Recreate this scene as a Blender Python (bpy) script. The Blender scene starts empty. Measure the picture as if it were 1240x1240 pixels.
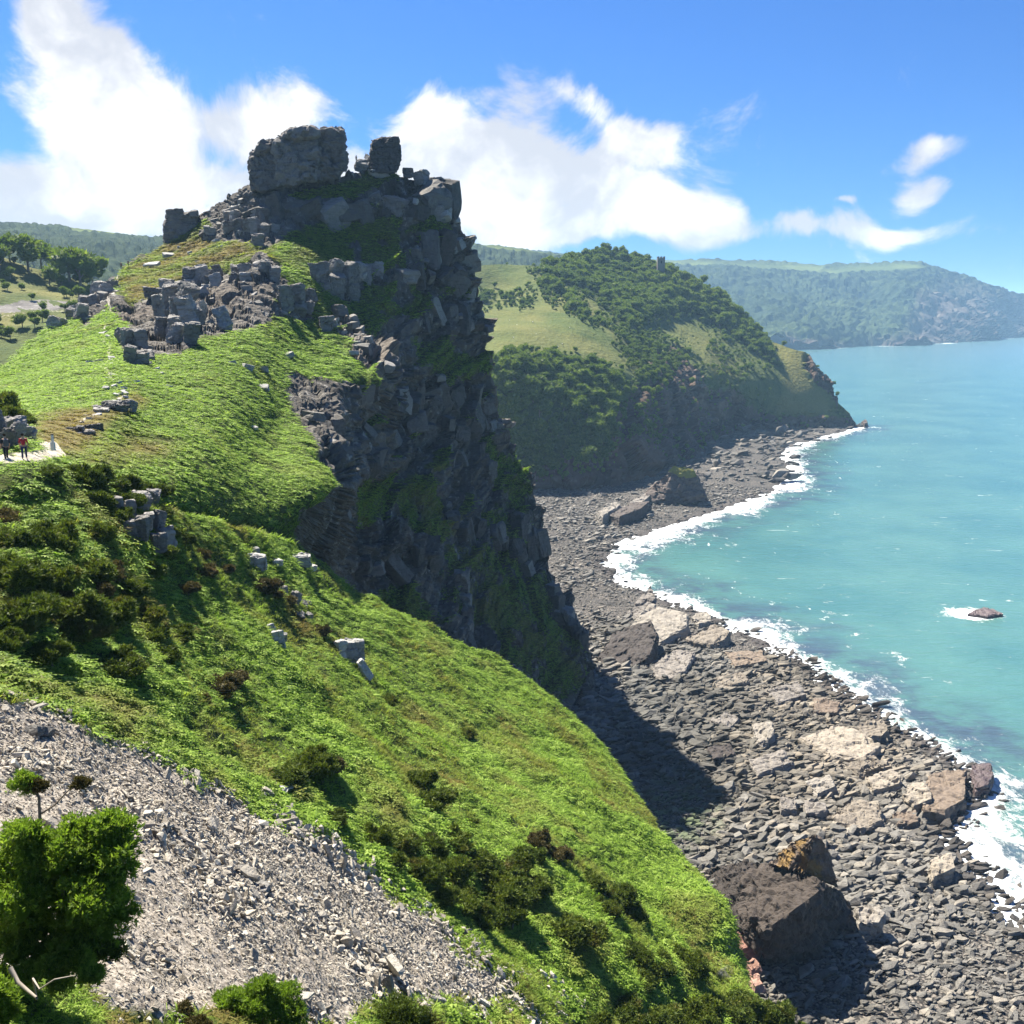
import bpy, bmesh, math, random
import numpy as np
from mathutils import Vector, Matrix
random.seed(7)
RNG = np.random.default_rng(7)
SC = bpy.context.scene
COL = SC.collection
R = math.radians

# ------------------------------------------------------------------ camera
CAM_Z = 120.0
PITCH = math.atan(245 / 1240)
cam_d = bpy.data.cameras.new('camera')
cam = bpy.data.objects.new('camera', cam_d); COL.objects.link(cam)
cam.location = (0, 0, CAM_Z)
cam.rotation_euler = (math.pi / 2 - PITCH, 0, 0)
cam_d.sensor_width = 36; cam_d.lens = 36
cam_d.clip_start = 0.5; cam_d.clip_end = 90000
SC.camera = cam
CP, SP = math.cos(PITCH), math.sin(PITCH)

def ray(px, py):
    x = (np.asarray(px, float) - 620) / 1240; y = (620 - np.asarray(py, float)) / 1240
    return x, CP + y * SP, -SP + y * CP
def at(px, py, D):
    """photo pixel + forward distance in metres -> world point(s)"""
    x, dy, dz = ray(px, py)
    D = np.asarray(D, float)
    return np.stack([x / dy * D, D * np.ones_like(x), CAM_Z + dz / dy * D], -1)
def at_z(px, py, z=0.0):
    x, dy, dz = ray(px, py)
    t = (z - CAM_Z) / np.minimum(dz, -1e-5)
    return np.stack([x * t, dy * t, np.zeros_like(t) + z], -1)
def pix(p):
    p = np.asarray(p, float); x, y, z = p[..., 0], p[..., 1], p[..., 2] - CAM_Z
    f = y * CP - z * SP; u = y * SP + z * CP
    return 620 + 1240 * x / f, 620 - 1240 * u / f

# ------------------------------------------------------------------ light, sky, exposure
SUN_AZ, SUN_EL = R(-38), R(54)          # left of the view direction, high
sdir = Vector((math.sin(SUN_AZ) * math.cos(SUN_EL), math.cos(SUN_AZ) * math.cos(SUN_EL), math.sin(SUN_EL)))
sl = bpy.data.lights.new('sun', 'SUN'); sl.energy = 5.0; sl.angle = R(0.5); sl.color = (1, 0.93, 0.80)
sun = bpy.data.objects.new('sun', sl); COL.objects.link(sun)
sun.rotation_euler = sdir.to_track_quat('Z', 'Y').to_euler()
SC.view_settings.view_transform = 'Standard'; SC.view_settings.look = 'None'
SC.view_settings.gamma = 1; SC.view_settings.use_curve_mapping = False
SC.view_settings.exposure = 1.72
SC.render.engine = 'CYCLES'
SC.cycles.max_bounces = 6; SC.cycles.diffuse_bounces = 3; SC.cycles.glossy_bounces = 2
SC.cycles.transmission_bounces = 2; SC.cycles.volume_bounces = 1; SC.cycles.transparent_max_bounces = 6
SC.cycles.caustics_reflective = False; SC.cycles.caustics_refractive = False
SC.cycles.sample_clamp_indirect = 4
SC.cycles.use_denoising = True
try: SC.cycles.denoiser = 'OPENIMAGEDENOISE'
except Exception: pass

class NT:
    """small helper for node trees"""
    def __init__(s, tree):
        s.t = tree; s.n = tree.nodes; s.l = tree.links
    def new(s, typ, **kw):
        n = s.n.new(typ)
        for k, v in kw.items(): setattr(n, k, v)
        return n
    def put(s, sock, v):
        if v is None: return
        if isinstance(v, bpy.types.NodeSocket): s.l.new(v, sock)
        else:
            if isinstance(v, (tuple, list)) and len(v) == 3 and sock.type == 'RGBA': v = (*v, 1)
            sock.default_value = v
    def math(s, op, a, b=None, c=None, clamp=False):
        n = s.new('ShaderNodeMath', operation=op, use_clamp=clamp)
        for i, v in enumerate((a, b, c)): s.put(n.inputs[i], v)
        return n.outputs[0]
    def vmath(s, op, a, b=None, out=0):
        n = s.new('ShaderNodeVectorMath', operation=op)
        s.put(n.inputs[0], a)
        if b is not None: s.put(n.inputs[3 if op == 'SCALE' else 1], b)
        return n.outputs[1 if op in ('LENGTH', 'DOT_PRODUCT', 'DISTANCE') else 0]
    def mix(s, f, a, b, blend='MIX'):
        n = s.new('ShaderNodeMix', data_type='RGBA', blend_type=blend)
        s.put(n.inputs['Factor'], f); s.put(n.inputs[6], a); s.put(n.inputs[7], b)
        return n.outputs[2]
    def noise(s, vec, scale, detail=4, rough=0.55, out=0, dist=0):
        n = s.new('ShaderNodeTexNoise'); s.put(n.inputs['Vector'], vec)
        n.inputs['Scale'].default_value = scale; n.inputs['Detail'].default_value = detail
        n.inputs['Roughness'].default_value = rough; n.inputs['Distortion'].default_value = dist
        return n.outputs[out]
    def voro(s, vec, scale, feature='F1', out='Distance'):
        n = s.new('ShaderNodeTexVoronoi', feature=feature); s.put(n.inputs['Vector'], vec)
        n.inputs['Scale'].default_value = scale
        return n.outputs[out]
    def step(s, v, a, b, lo=0.0, hi=1.0):
        n = s.new('ShaderNodeMapRange', interpolation_type='SMOOTHSTEP')
        s.put(n.inputs[0], v); s.put(n.inputs[1], a); s.put(n.inputs[2], b); s.put(n.inputs[3], lo); s.put(n.inputs[4], hi)
        return n.outputs[0]
    def ramp(s, v, pts):
        n = s.new('ShaderNodeValToRGB'); s.put(n.inputs[0], v)
        e = n.color_ramp.elements
        while len(e) < len(pts): e.new(0.5)
        for el, (p, c) in zip(e, pts): el.position = p; el.color = (*c, 1)
        return n.outputs[0]
    def attr(s, name, out='Fac', typ='GEOMETRY'):
        n = s.new('ShaderNodeAttribute', attribute_name=name, attribute_type=typ)
        return n.outputs[out]

def build_world():
    w = bpy.data.worlds.new('World'); SC.world = w; w.use_nodes = True
    t = NT(w.node_tree); t.n.clear()
    out = t.new('ShaderNodeOutputWorld'); bg = t.new('ShaderNodeBackground')
    sky = t.new('ShaderNodeTexSky', sky_type='NISHITA', sun_disc=False)
    sky.sun_elevation = SUN_EL; sky.sun_rotation = SUN_AZ
    sky.air_density = 1.0; sky.dust_density = 0.35; sky.ozone_density = 2.0; sky.altitude = 100
    d = t.new('ShaderNodeTexCoord').outputs['Generated']
    sep = t.new('ShaderNodeSeparateXYZ'); t.l.new(d, sep.inputs[0])
    # clouds: cumulus banks at fixed bearings, broken up by noise
    fb = t.noise(d, 8.0, 12, 0.66, dist=0.5)
    warpn = t.noise(d, 4.0, 4, 0.6, out=1)
    dw = t.vmath('ADD', d, t.vmath('SCALE', t.vmath('SUBTRACT', warpn, (0.5, 0.5, 0.5)), 0.13))
    blobs = [(80, 30, 48, 55), (118, 90, 68, 62), (170, 130, 90, 60), (250, 145, 110, 58), (320, 150, 70, 52), (145, 172, 72, 42), (200, 215, 150, 40),
             (90, 235, 110, 42), (20, 262, 120, 34), (180, 255, 120, 30), (-90, 262, 130, 40),
             (530, 175, 55, 42), (580, 195, 75, 52), (640, 215, 110, 62), (700, 140, 42, 34), (740, 170, 60, 42), (600, 260, 150, 40), (730, 245, 90, 45), (790, 270, 120, 34),
             (880, 292, 130, 26), (960, 285, 90, 24), (1050, 292, 120, 13), (1130, 203, 40, 19), (1015, 247, 18, 9), (1116, 250, 36, 22), (840, 255, 60, 34), (690, 290, 190, 22), (420, 230, 160, 50)]
    tot = None
    for px, py, rx, ry in blobs:
        v = Vector(at(px, py, 1.0)) - Vector((0, 0, CAM_Z)); v.normalize()
        off = t.vmath('MULTIPLY', t.vmath('SUBTRACT', dw, tuple(v)), (1240 / rx, 1240 / rx, 1240 / ry))
        g = t.math('EXPONENT', t.math('MULTIPLY', t.vmath('DOT_PRODUCT', off, off), -0.7))
        wgt = 0.78 if (px, py) in ((880, 292), (960, 285), (1050, 292), (1116, 250), (840, 255)) else 0.8 if px in (1130, 1015) else 1.0
        if wgt < 1: g = t.math('MULTIPLY', g, wgt)
        tot = g if tot is None else t.math('MAXIMUM', tot, t.math('ADD', t.math('MULTIPLY', tot, 0.75), t.math('MULTIPLY', g, 0.75))) if False else t.math('SMOOTH_MAX', tot, g, 0.25)
    # the same kind of cloud elsewhere in the sky
    els = t.math('MULTIPLY', t.step(t.math('ABSOLUTE', t.math('ARCTAN2', sep.outputs[0], sep.outputs[1])), 0.62, 0.95),
                 t.step(t.noise(d, 2.2, 3), 0.5, 0.75))
    tot = t.math('MAXIMUM', tot, t.math('MULTIPLY', els, 0.8))
    dens = t.math('ADD', tot, t.math('MULTIPLY', t.math('SUBTRACT', fb, 0.5), 1.75))
    alpha = t.step(dens, 0.36, 0.72)
    lit = t.step(t.math('ADD', t.noise(t.vmath('ADD', dw, (0.0, 0.0, -0.02)), 11.0, 5, 0.55), t.math('MULTIPLY', t.math('SUBTRACT', dens, 0.75), 0.20)), 0.40, 0.62)
    CS = 6.8
    ccol = t.mix(lit, (0.64 * CS, 0.655 * CS, 0.70 * CS), (1.0 * CS, 0.985 * CS, 0.97 * CS))
    skyc = t.mix(1.0, sky.outputs[0], (0.205, 0.43, 0.80), 'MULTIPLY')
    c = t.mix(t.math('MULTIPLY', alpha, 0.97), skyc, ccol)
    t.l.new(c, bg.inputs[0]); bg.inputs[1].default_value = 0.053
    t.l.new(bg.outputs[0], out.inputs[0])
    w.cycles.sampling_method = 'MANUAL'; w.cycles.sample_map_resolution = 512
build_world()

# ------------------------------------------------------------------ numeric helpers
def _h(ix, iy, iz, seed):
    a = ix.astype(np.int64).astype(np.uint32) * np.uint32(374761393) + iy.astype(np.int64).astype(np.uint32) * np.uint32(668265263) \
        + iz.astype(np.int64).astype(np.uint32) * np.uint32(2147483647) + np.uint32((seed * 974711 + 12345) & 0xffffffff)
    a ^= a >> np.uint32(13); a *= np.uint32(1274126177); a ^= a >> np.uint32(16); a *= np.uint32(2246822519); a ^= a >> np.uint32(13)
    return a.astype(np.float64) / 4294967296.0
def vnoise(p, seed=0):
    i = np.floor(p); f = p - i; f = f * f * f * (f * (f * 6 - 15) + 10)
    r = 0
    for dx in (0, 1):
        wx = f[:, 0] if dx else 1 - f[:, 0]
        for dy in (0, 1):
            wy = f[:, 1] if dy else 1 - f[:, 1]
            for dz in (0, 1):
                wz = f[:, 2] if dz else 1 - f[:, 2]
                r = r + wx * wy * wz * _h(i[:, 0] + dx, i[:, 1] + dy, i[:, 2] + dz, seed)
    return r * 2 - 1
def fbm(p, scale, seed=0, octs=4, gain=0.5):
    p = np.asarray(p, float) / scale; r = 0; a = 1.0
    for k in range(octs):
        r = r + a * vnoise(p * 2.03 ** k + 17.3 * k, seed + k); a *= gain
    return r
def worley(p, seed=0):
    i = np.floor(p); n = len(p)
    f1 = np.full(n, 9.0); f2 = np.full(n, 9.0); cid = np.zeros(n)
    for dx in (-1, 0, 1):
        for dy in (-1, 0, 1):
            for dz in (-1, 0, 1):
                cx, cy, cz = i[:, 0] + dx, i[:, 1] + dy, i[:, 2] + dz
                q = np.stack([cx + _h(cx, cy, cz, seed), cy + _h(cx, cy, cz, seed + 1), cz + _h(cx, cy, cz, seed + 2)], -1)
                d = np.abs(q - p).max(1) * 0.6 + np.linalg.norm(q - p, axis=1) * 0.4
                v = _h(cx, cy, cz, seed + 3)
                c = d < f1
                f2 = np.where(c, f1, np.minimum(f2, d)); cid = np.where(c, v, cid); f1 = np.where(c, d, f1)
    return f1, f2, cid
def rotm(ax, ay, az):
    return np.array((Matrix.Rotation(az, 3, 'Z') @ Matrix.Rotation(ay, 3, 'Y') @ Matrix.Rotation(ax, 3, 'X')))
BED = rotm(R(8), R(-10), R(24))
def blocky(p, cell, seed):
    q = (p @ BED) / np.asarray(cell)
    q = q + 0.18 * np.stack([fbm(q, 1.3, seed + 50, 2), fbm(q, 1.3, seed + 60, 2), fbm(q, 1.3, seed + 70, 2)], -1)
    f1, f2, cid = worley(q, seed)
    gap = np.clip((f2 - f1) / 0.10, 0, 1)
    return cid - 0.5 - 0.30 * (1 - gap)
def tps(pts):
    pts = np.asarray(pts, float); P = pts[:, :2] / 100; v = np.log(pts[:, 2]); n = len(P)
    def K(a, b):
        d2 = ((a[:, None] - b[None]) ** 2).sum(-1); return 0.5 * d2 * np.log(d2 + 1e-9)
    A = np.zeros((n + 3, n + 3)); A[:n, :n] = K(P, P) + np.eye(n) * 0.02
    A[:n, n] = 1; A[:n, n + 1:] = P; A[n, :n] = 1; A[n + 1:, :n] = P.T
    w = np.linalg.solve(A, np.concatenate([v, np.zeros(3)]))
    def f(px, py):
        px = np.asarray(px, float); q = np.stack([px.ravel(), np.asarray(py, float).ravel()], -1) / 100
        out = np.empty(len(q))
        for s in range(0, len(q), 40000):
            c = q[s:s + 40000]; out[s:s + 40000] = K(c, P) @ w[:n] + w[n] + c @ w[n + 1:]
        return np.exp(out).reshape(px.shape)
    return f
def inpoly(px, py, poly):
    poly = np.asarray(poly, float); r = np.zeros(np.shape(px), bool); j = len(poly) - 1
    for i in range(len(poly)):
        xi, yi = poly[i]; xj, yj = poly[j]
        if yi != yj:
            r ^= ((yi > py) != (yj > py)) & (px < (xj - xi) * (py - yi) / (yj - yi) + xi)
        j = i
    return r
def polydist(px, py, poly, closed=True):
    poly = np.asarray(poly, float); best = np.full(np.shape(px), 1e9)
    n = len(poly)
    for i in range(n if closed else n - 1):
        a = poly[i]; b = poly[(i + 1) % n]; ab = b - a; L = max((ab ** 2).sum(), 1e-9)
        t = np.clip(((px - a[0]) * ab[0] + (py - a[1]) * ab[1]) / L, 0, 1)
        best = np.minimum(best, np.hypot(px - a[0] - t * ab[0], py - a[1] - t * ab[1]))
    return best
def soft(px, py, poly, feather):
    d = polydist(px, py, poly); s = np.where(inpoly(px, py, poly), d, -d)
    return np.clip(s / feather * 0.5 + 0.5, 0, 1)
def resample(poly, step):
    poly = np.asarray(poly, float); seg = np.linalg.norm(np.diff(poly, axis=0), axis=1); c = np.concatenate([[0], np.cumsum(seg)])
    s = np.linspace(0, c[-1], max(2, int(c[-1] / step)))
    return np.stack([np.interp(s, c, poly[:, k]) for k in range(poly.shape[1])], -1)

# ------------------------------------------------------------------ mesh helpers
def mesh(name, V, F, mat=None, attrs=None, smooth=False):
    """V (n,3); F list of int arrays (m,3) or (m,4)"""
    me = bpy.data.meshes.new(name)
    if not isinstance(F, list): F = [F]
    F = [np.asarray(f, np.int32) for f in F if len(f)]
    V = np.asarray(V, np.float32)
    me.vertices.add(len(V)); me.vertices.foreach_set('co', V.ravel())
    nl = sum(f.size for f in F); nf = sum(len(f) for f in F)
    me.loops.add(nl); me.polygons.add(nf)
    me.loops.foreach_set('vertex_index', np.concatenate([f.ravel() for f in F]))
    tot = np.concatenate([np.full(len(f), f.shape[1], np.int32) for f in F])
    me.polygons.foreach_set('loop_start', np.concatenate([[0], np.cumsum(tot)[:-1]]).astype(np.int32))
    me.polygons.foreach_set('use_smooth', np.full(nf, smooth))
    for k, a in (attrs or {}).items():
        a = np.asarray(a, np.float32)
        if a.ndim == 1: me.attributes.new(k, 'FLOAT', 'POINT').data.foreach_set('value', a)
        else: me.attributes.new(k, 'FLOAT_COLOR', 'POINT').data.foreach_set('color', np.c_[a, np.ones(len(a))].astype(np.float32).ravel())
    me.update(calc_edges=True); me.validate()
    if mat: me.materials.append(mat)
    return me
def link(name, me, parent=None, loc=None):
    o = bpy.data.objects.new(name, me); COL.objects.link(o)
    if parent: o.parent = parent
    if loc is not None: o.location = loc
    return o
def tag(o, label=None, cat=None, group=None, kind=None):
    for k, v in (('label', label), ('category', cat), ('group', group), ('kind', kind)):
        if v: o[k] = v
    return o
def thing(name, label, cat, loc=(0, 0, 0), group=None, rz=0):
    o = bpy.data.objects.new(name, None); COL.objects.link(o); o.location = loc; o.rotation_euler = (0, 0, rz)
    o.empty_display_size = 0.1
    return tag(o, label, cat, group)
def gridfaces(nu, nv, off=0):
    i = np.arange(nu - 1)[:, None] * nv + np.arange(nv - 1)[None]
    i = i.ravel() + off
    return np.stack([i, i + nv, i + nv + 1, i + 1], -1)
def gridnormal(P):
    du = np.gradient(P, axis=0); dv = np.gradient(P, axis=1)
    n = np.cross(du, dv); n /= np.linalg.norm(n, axis=-1, keepdims=True) + 1e-9
    return n

# ------------------------------------------------------------------ materials
def material(name, rough=0.9, spec=0.2):
    m = bpy.data.materials.new(name); m.use_nodes = True
    t = NT(m.node_tree); b = t.n['Principled BSDF']
    b.inputs['Roughness'].default_value = rough; b.inputs['Specular IOR Level'].default_value = spec
    return m, t, b
def pos(t): return t.new('ShaderNodeNewGeometry').outputs['Position']
def bump(t, b, h, dist, strength=1.0):
    n = t.new('ShaderNodeBump'); n.inputs['Strength'].default_value = strength; n.inputs['Distance'].default_value = dist
    t.put(n.inputs['Height'], h); t.l.new(n.outputs[0], b.inputs['Normal'])
def rock_color(t, p, dark=(0.075, 0.07, 0.068), mid=(0.16, 0.15, 0.145), pale=(0.34, 0.33, 0.31), warm=(0.20, 0.15, 0.10), s=1.0):
    n1 = t.noise(p, 0.06 * s, 6, 0.6); n2 = t.noise(p, 0.55 * s, 6, 0.65); n3 = t.noise(p, 0.023 * s, 3)
    c = t.mix(t.step(n1, 0.35, 0.62), dark, mid)
    c = t.mix(t.step(n2, 0.52, 0.74), c, pale)
    c = t.mix(t.math('MULTIPLY', t.step(n3, 0.5, 0.66), 0.6), c, warm)
    return c, n2
def ground_material(name, g1, g2, g3, rockargs={}, bumpd=0.5, rs=1.0):
    m, t, b = material(name, 0.92, 0.1)
    p = pos(t)
    rk, rn = rock_color(t, p, s=rs, **rockargs)
    ga = t.noise(p, 0.05, 5, 0.6); gb = t.noise(p, 1.1, 4, 0.7); gc = t.noise(p, 0.16, 4, 0.6)
    g = t.mix(t.step(ga, 0.35, 0.65), g1, g2)
    g = t.mix(t.math('MULTIPLY', t.step(gc, 0.5, 0.75), 0.8), g, g3)
    g = t.mix(t.math('MULTIPLY', t.step(gb, 0.40, 0.75), 0.65), g, t.mix(1.0, g, (0.42, 0.45, 0.42), 'MULTIPLY'))
    g = t.mix(t.attr('dry'), g, t.mix(t.step(gb, 0.3, 0.7), (0.26, 0.21, 0.075), (0.15, 0.14, 0.045)))
    f = t.step(t.math('ADD', t.attr('rock'), t.math('MULTIPLY', t.math('SUBTRACT', t.noise(p, 0.35 * rs, 5, 0.65), 0.5), 0.9)), 0.38, 0.62)
    c = t.mix(f, g, rk)
    sc = t.mix(t.step(t.noise(p, 5.0, 5, 0.7), 0.35, 0.65), (0.14, 0.12, 0.10), (0.38, 0.34, 0.29))
    c = t.mix(t.step(t.math('ADD', t.attr('scree'), t.math('MULTIPLY', t.math('SUBTRACT', t.noise(p, 0.8, 5, 0.7), 0.5), 0.9)), 0.4, 0.6), c, sc)
    c = t.mix(t.step(t.math('ADD', t.attr('path'), t.math('MULTIPLY', t.math('SUBTRACT', t.noise(p, 1.2, 4, 0.7), 0.5), 0.5)), 0.4, 0.6), c, (0.50, 0.45, 0.37))
    t.l.new(c, b.inputs['Base Color'])
    h = t.math('ADD', t.math('MULTIPLY', t.noise(p, 0.5 * rs, 8, 0.7), 1.0), t.math('MULTIPLY', t.voro(p, 0.9 * rs), 0.5))
    bump(t, b, h, bumpd, 0.9)
    return m
M = {}
M['slope'] = ground_material('bracken_slope', (0.045, 0.065, 0.014), (0.075, 0.10, 0.02), (0.03, 0.045, 0.012))
M['crag'] = ground_material('crag_ground', (0.055, 0.075, 0.018), (0.095, 0.115, 0.025), (0.035, 0.055, 0.014), bumpd=1.0, rockargs=dict(dark=(0.06, 0.055, 0.05), mid=(0.135, 0.124, 0.11), pale=(0.33, 0.315, 0.29), warm=(0.15, 0.125, 0.10)))
M['valley'] = ground_material('valley_ground', (0.055, 0.078, 0.02), (0.085, 0.105, 0.03), (0.035, 0.055, 0.015), bumpd=1.0, rs=0.6)
M['hill'] = ground_material('headland_ground', (0.068, 0.095, 0.024), (0.098, 0.118, 0.032), (0.045, 0.065, 0.017), bumpd=1.5, rs=0.35,
                            rockargs=dict(dark=(0.065, 0.045, 0.036), mid=(0.12, 0.085, 0.062), pale=(0.19, 0.15, 0.11), warm=(0.15, 0.085, 0.05)))

# ------------------------------------------------------------------ waterline (photo pixels on the sea plane z = 0)
WL_PX = [(1400, 1330), (1300, 1200), (1240, 1132), (1195, 1080), (1150, 1042), (1128, 1010), (1150, 985), (1172, 955), (1150, 930), (1080, 885), (1020, 848), (960, 803), (900, 768),
         (850, 746), (790, 724), (745, 704), (728, 688), (724, 674), (745, 657), (800, 640), (855, 622), (905, 606), (945, 588), (958, 570), (942, 552), (960, 538), (1000, 527), (1036, 517)]
WL = at_z(*np.array(WL_PX, float).T)[:, :2]
LAND = np.vstack([WL, [[60, 1400], [-400, 1400], [-400, 60], [120, 60]]])
def shore(x, y):
    """metres seaward of the waterline (negative inland)"""
    d = polydist(x, y, WL, closed=False)
    return np.where(inpoly(x, y, LAND), -d, d)
def beach_z(x, y, s=None):
    s = shore(x, y) if s is None else s
    z = np.where(s < 0, 6.5 * (1 - np.exp(s / 60.0)), -s * 0.06)
    return z

# ------------------------------------------------------------------ SHEETS of land
def sheet(sil, bottom, depth, nrow, colstep, back):
    """hill surface: columns start on the skyline, run down to `bottom`; rows continue over the skyline and down the far side"""
    S = resample(sil, colstep); px, top = S[:, 0], S[:, 1]
    bot = np.interp(px, *np.array(bottom, float).T)
    bot = np.maximum(bot, top + 4)
    v = np.linspace(0, 1, nrow)
    PX = np.repeat(px[:, None], nrow, 1); PY = top[:, None] + (bot - top)[:, None] * v[None]
    D = depth(PX, PY)
    P = at(PX, PY, D)
    k = len(back)
    hd = P[:, 0, :2] / np.linalg.norm(P[:, 0, :2], axis=1)[:, None]
    B = np.zeros((len(px), k, 3))
    for i, f in enumerate(back):
        dist, drop, sx = f(px)
        B[:, k - 1 - i, :2] = P[:, 0, :2] + hd * np.asarray(dist).reshape(-1, 1)
        B[:, k - 1 - i, 0] += sx
        B[:, k - 1 - i, 2] = P[:, 0, 2] - drop
    P = np.concatenate([B, P], 1)
    PX = np.concatenate([np.repeat(PX[:, :1], k, 1), PX], 1); PY = np.concatenate([np.repeat(PY[:, :1], k, 1), PY], 1)
    return P, PX, PY, k

# --- near slope (bracken, scree)
A_SIL = [(-420, 585), (-200, 596), (0, 600), (100, 594), (200, 616), (300, 642), (362, 658), (400, 690), (430, 712), (470, 735), (520, 757), (600, 793), (625, 812), (660, 838), (688, 860), (705, 880),
         (722, 905), (742, 935), (765, 962), (785, 985), (800, 1015), (840, 1058), (870, 1088), (881, 1110), (886, 1140), (890, 1170), (896, 1192), (960, 1245), (1010, 1300), (1060, 1400)]
A_PTS = [(-420, 590, 44), (-200, 600, 58), (0, 600, 66), (100, 595, 73), (200, 616, 82), (300, 642, 103), (362, 658, 120), (400, 690, 124), (430, 712, 127), (520, 757, 134), (600, 795, 140), (660, 838, 139), (705, 880, 135),
         (742, 935, 124), (785, 985, 113), (840, 1058, 98), (870, 1090, 91), (888, 1160, 86), (896, 1192, 80), (960, 1245, 76), (1060, 1400, 66),
         (-420, 800, 33), (-200, 700, 48), (0, 700, 54), (100, 700, 61), (200, 700, 74), (300, 720, 88), (400, 800, 92), (500, 880, 96), (600, 950, 94), (700, 1000, 91), (780, 1080, 88),
         (0, 840, 41), (100, 860, 45), (200, 900, 50), (300, 950, 55), (400, 930, 66), (500, 1000, 68), (450, 1065, 56), (600, 1100, 66), (700, 1130, 71), (800, 1170, 75), (600, 1180, 56), (700, 1240, 60), (850, 1240, 72),
         (0, 1000, 29), (100, 1000, 33), (100, 1100, 26), (200, 1000, 38), (300, 1100, 36), (400, 1150, 39), (0, 1240, 17), (150, 1240, 20), (300, 1240, 25), (450, 1240, 35), (550, 1240, 45),
         (-420, 1000, 22), (-420, 1450, 7), (0, 1450, 10), (300, 1450, 15), (600, 1450, 33), (900, 1450, 55)]
depthA = tps(A_PTS)
def backA(d, drop, dip):
    def f(px):
        w = np.clip((px - 350) / 60, 0, 1)
        return d * (0.35 + 0.65 * w), drop * w + dip * (1 - w), 0.45 * d * w
    return f
P, PX, PY, k = sheet(A_SIL, [(-420, 1450), (1060, 1450)], depthA, 330, 2.6,
                     [backA(0.6, 0.35, 0.6), backA(1.6, 1.6, 1.5), backA(3, 5, 3), backA(4.5, 12, 5), backA(6, 24, 8), backA(8, 40, 12), backA(11, 62, 16), backA(15, 100, 20)])
fp = P.reshape(-1, 3); N = gridnormal(P).reshape(-1, 3)
if N[:, 2].mean() < 0: N = -N
px, py = PX.ravel(), PY.ravel()
backrow = (np.arange(len(fp)) % P.shape[1]) < k
jx = px + fbm(fp, 3.0, 3) * 7; jy = py + fbm(fp, 3.0, 9) * 7
SCREE_POLY = [(-430, 820), (-100, 822), (0, 842), (60, 858), (110, 890), (165, 915), (230, 955), (290, 975), (350, 1000), (400, 1018), (440, 1055), (480, 1090), (530, 1110), (560, 1150), (610, 1180), (600, 1215), (540, 1212), (470, 1200), (420, 1240), (340, 1215), (200, 1222), (130, 1205), (90, 1170), (-430, 1180)]
GULLY = [(470, 1130), (560, 1140), (640, 1180), (690, 1215), (600, 1235), (500, 1230)]
scr = np.maximum(soft(jx, jy, SCREE_POLY, 14), 0.62 * soft(jx, jy, GULLY, 30) * (fbm(fp, 2.2, 31) > -0.1))
rockA = soft(jx, jy, [(355, 640), (385, 690), (440, 730), (420, 760), (340, 700)], 20) * 0.3
rockA = np.maximum(rockA, soft(jx, jy, [(862, 1108), (884, 1108), (900, 1200), (868, 1185)], 8) * 0.5)
rockA = np.maximum(rockA, np.where(backrow, (np.arange(len(fp)) % P.shape[1] < k - 3) * 0.85 * (px > 380), 0))
dryA = 0.55 * soft(jx, jy, [(0, 815), (80, 835), (200, 885), (320, 960), (420, 1000), (410, 975), (300, 925), (180, 860), (0, 790)], 22) * (fbm(fp, 2.5, 77) * 0.6 + 0.6)
dryA = np.maximum(dryA, 0.75 * soft(jx, jy, [(100, 560), (180, 548), (235, 575), (330, 620), (310, 640), (200, 610), (110, 590)], 20))
dryA = np.clip(dryA + 0.5 * (fbm(fp, 9, 78) - 0.45) * (scr < 0.1), 0, 1)
fp = fp + N * ((fbm(fp, 7.0, 21, 4) * 0.6 + fbm(fp, 2.2, 22, 3) * 0.22) * (1 - scr) + scr * (fbm(fp, 2.5, 23, 4) * 0.18))[:, None]
fp = fp + N * (rockA * blocky(fp, (5, 4, 3), 4) * 2.0)[:, None] * (backrow == 0)[:, None]
hillA = link('bracken_hillside', mesh('bracken_hillside', fp, gridfaces(*P.shape[:2]), M['slope'], dict(rock=rockA, scree=scr, dry=dryA, path=np.zeros(len(fp))), smooth=True))
tag(hillA, kind='structure')
GA = dict(P=fp.reshape(P.shape), PX=PX, PY=PY, k=k, scree=scr.reshape(PX.shape), rock=rockA.reshape(PX.shape), dry=dryA.reshape(PX.shape))

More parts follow.
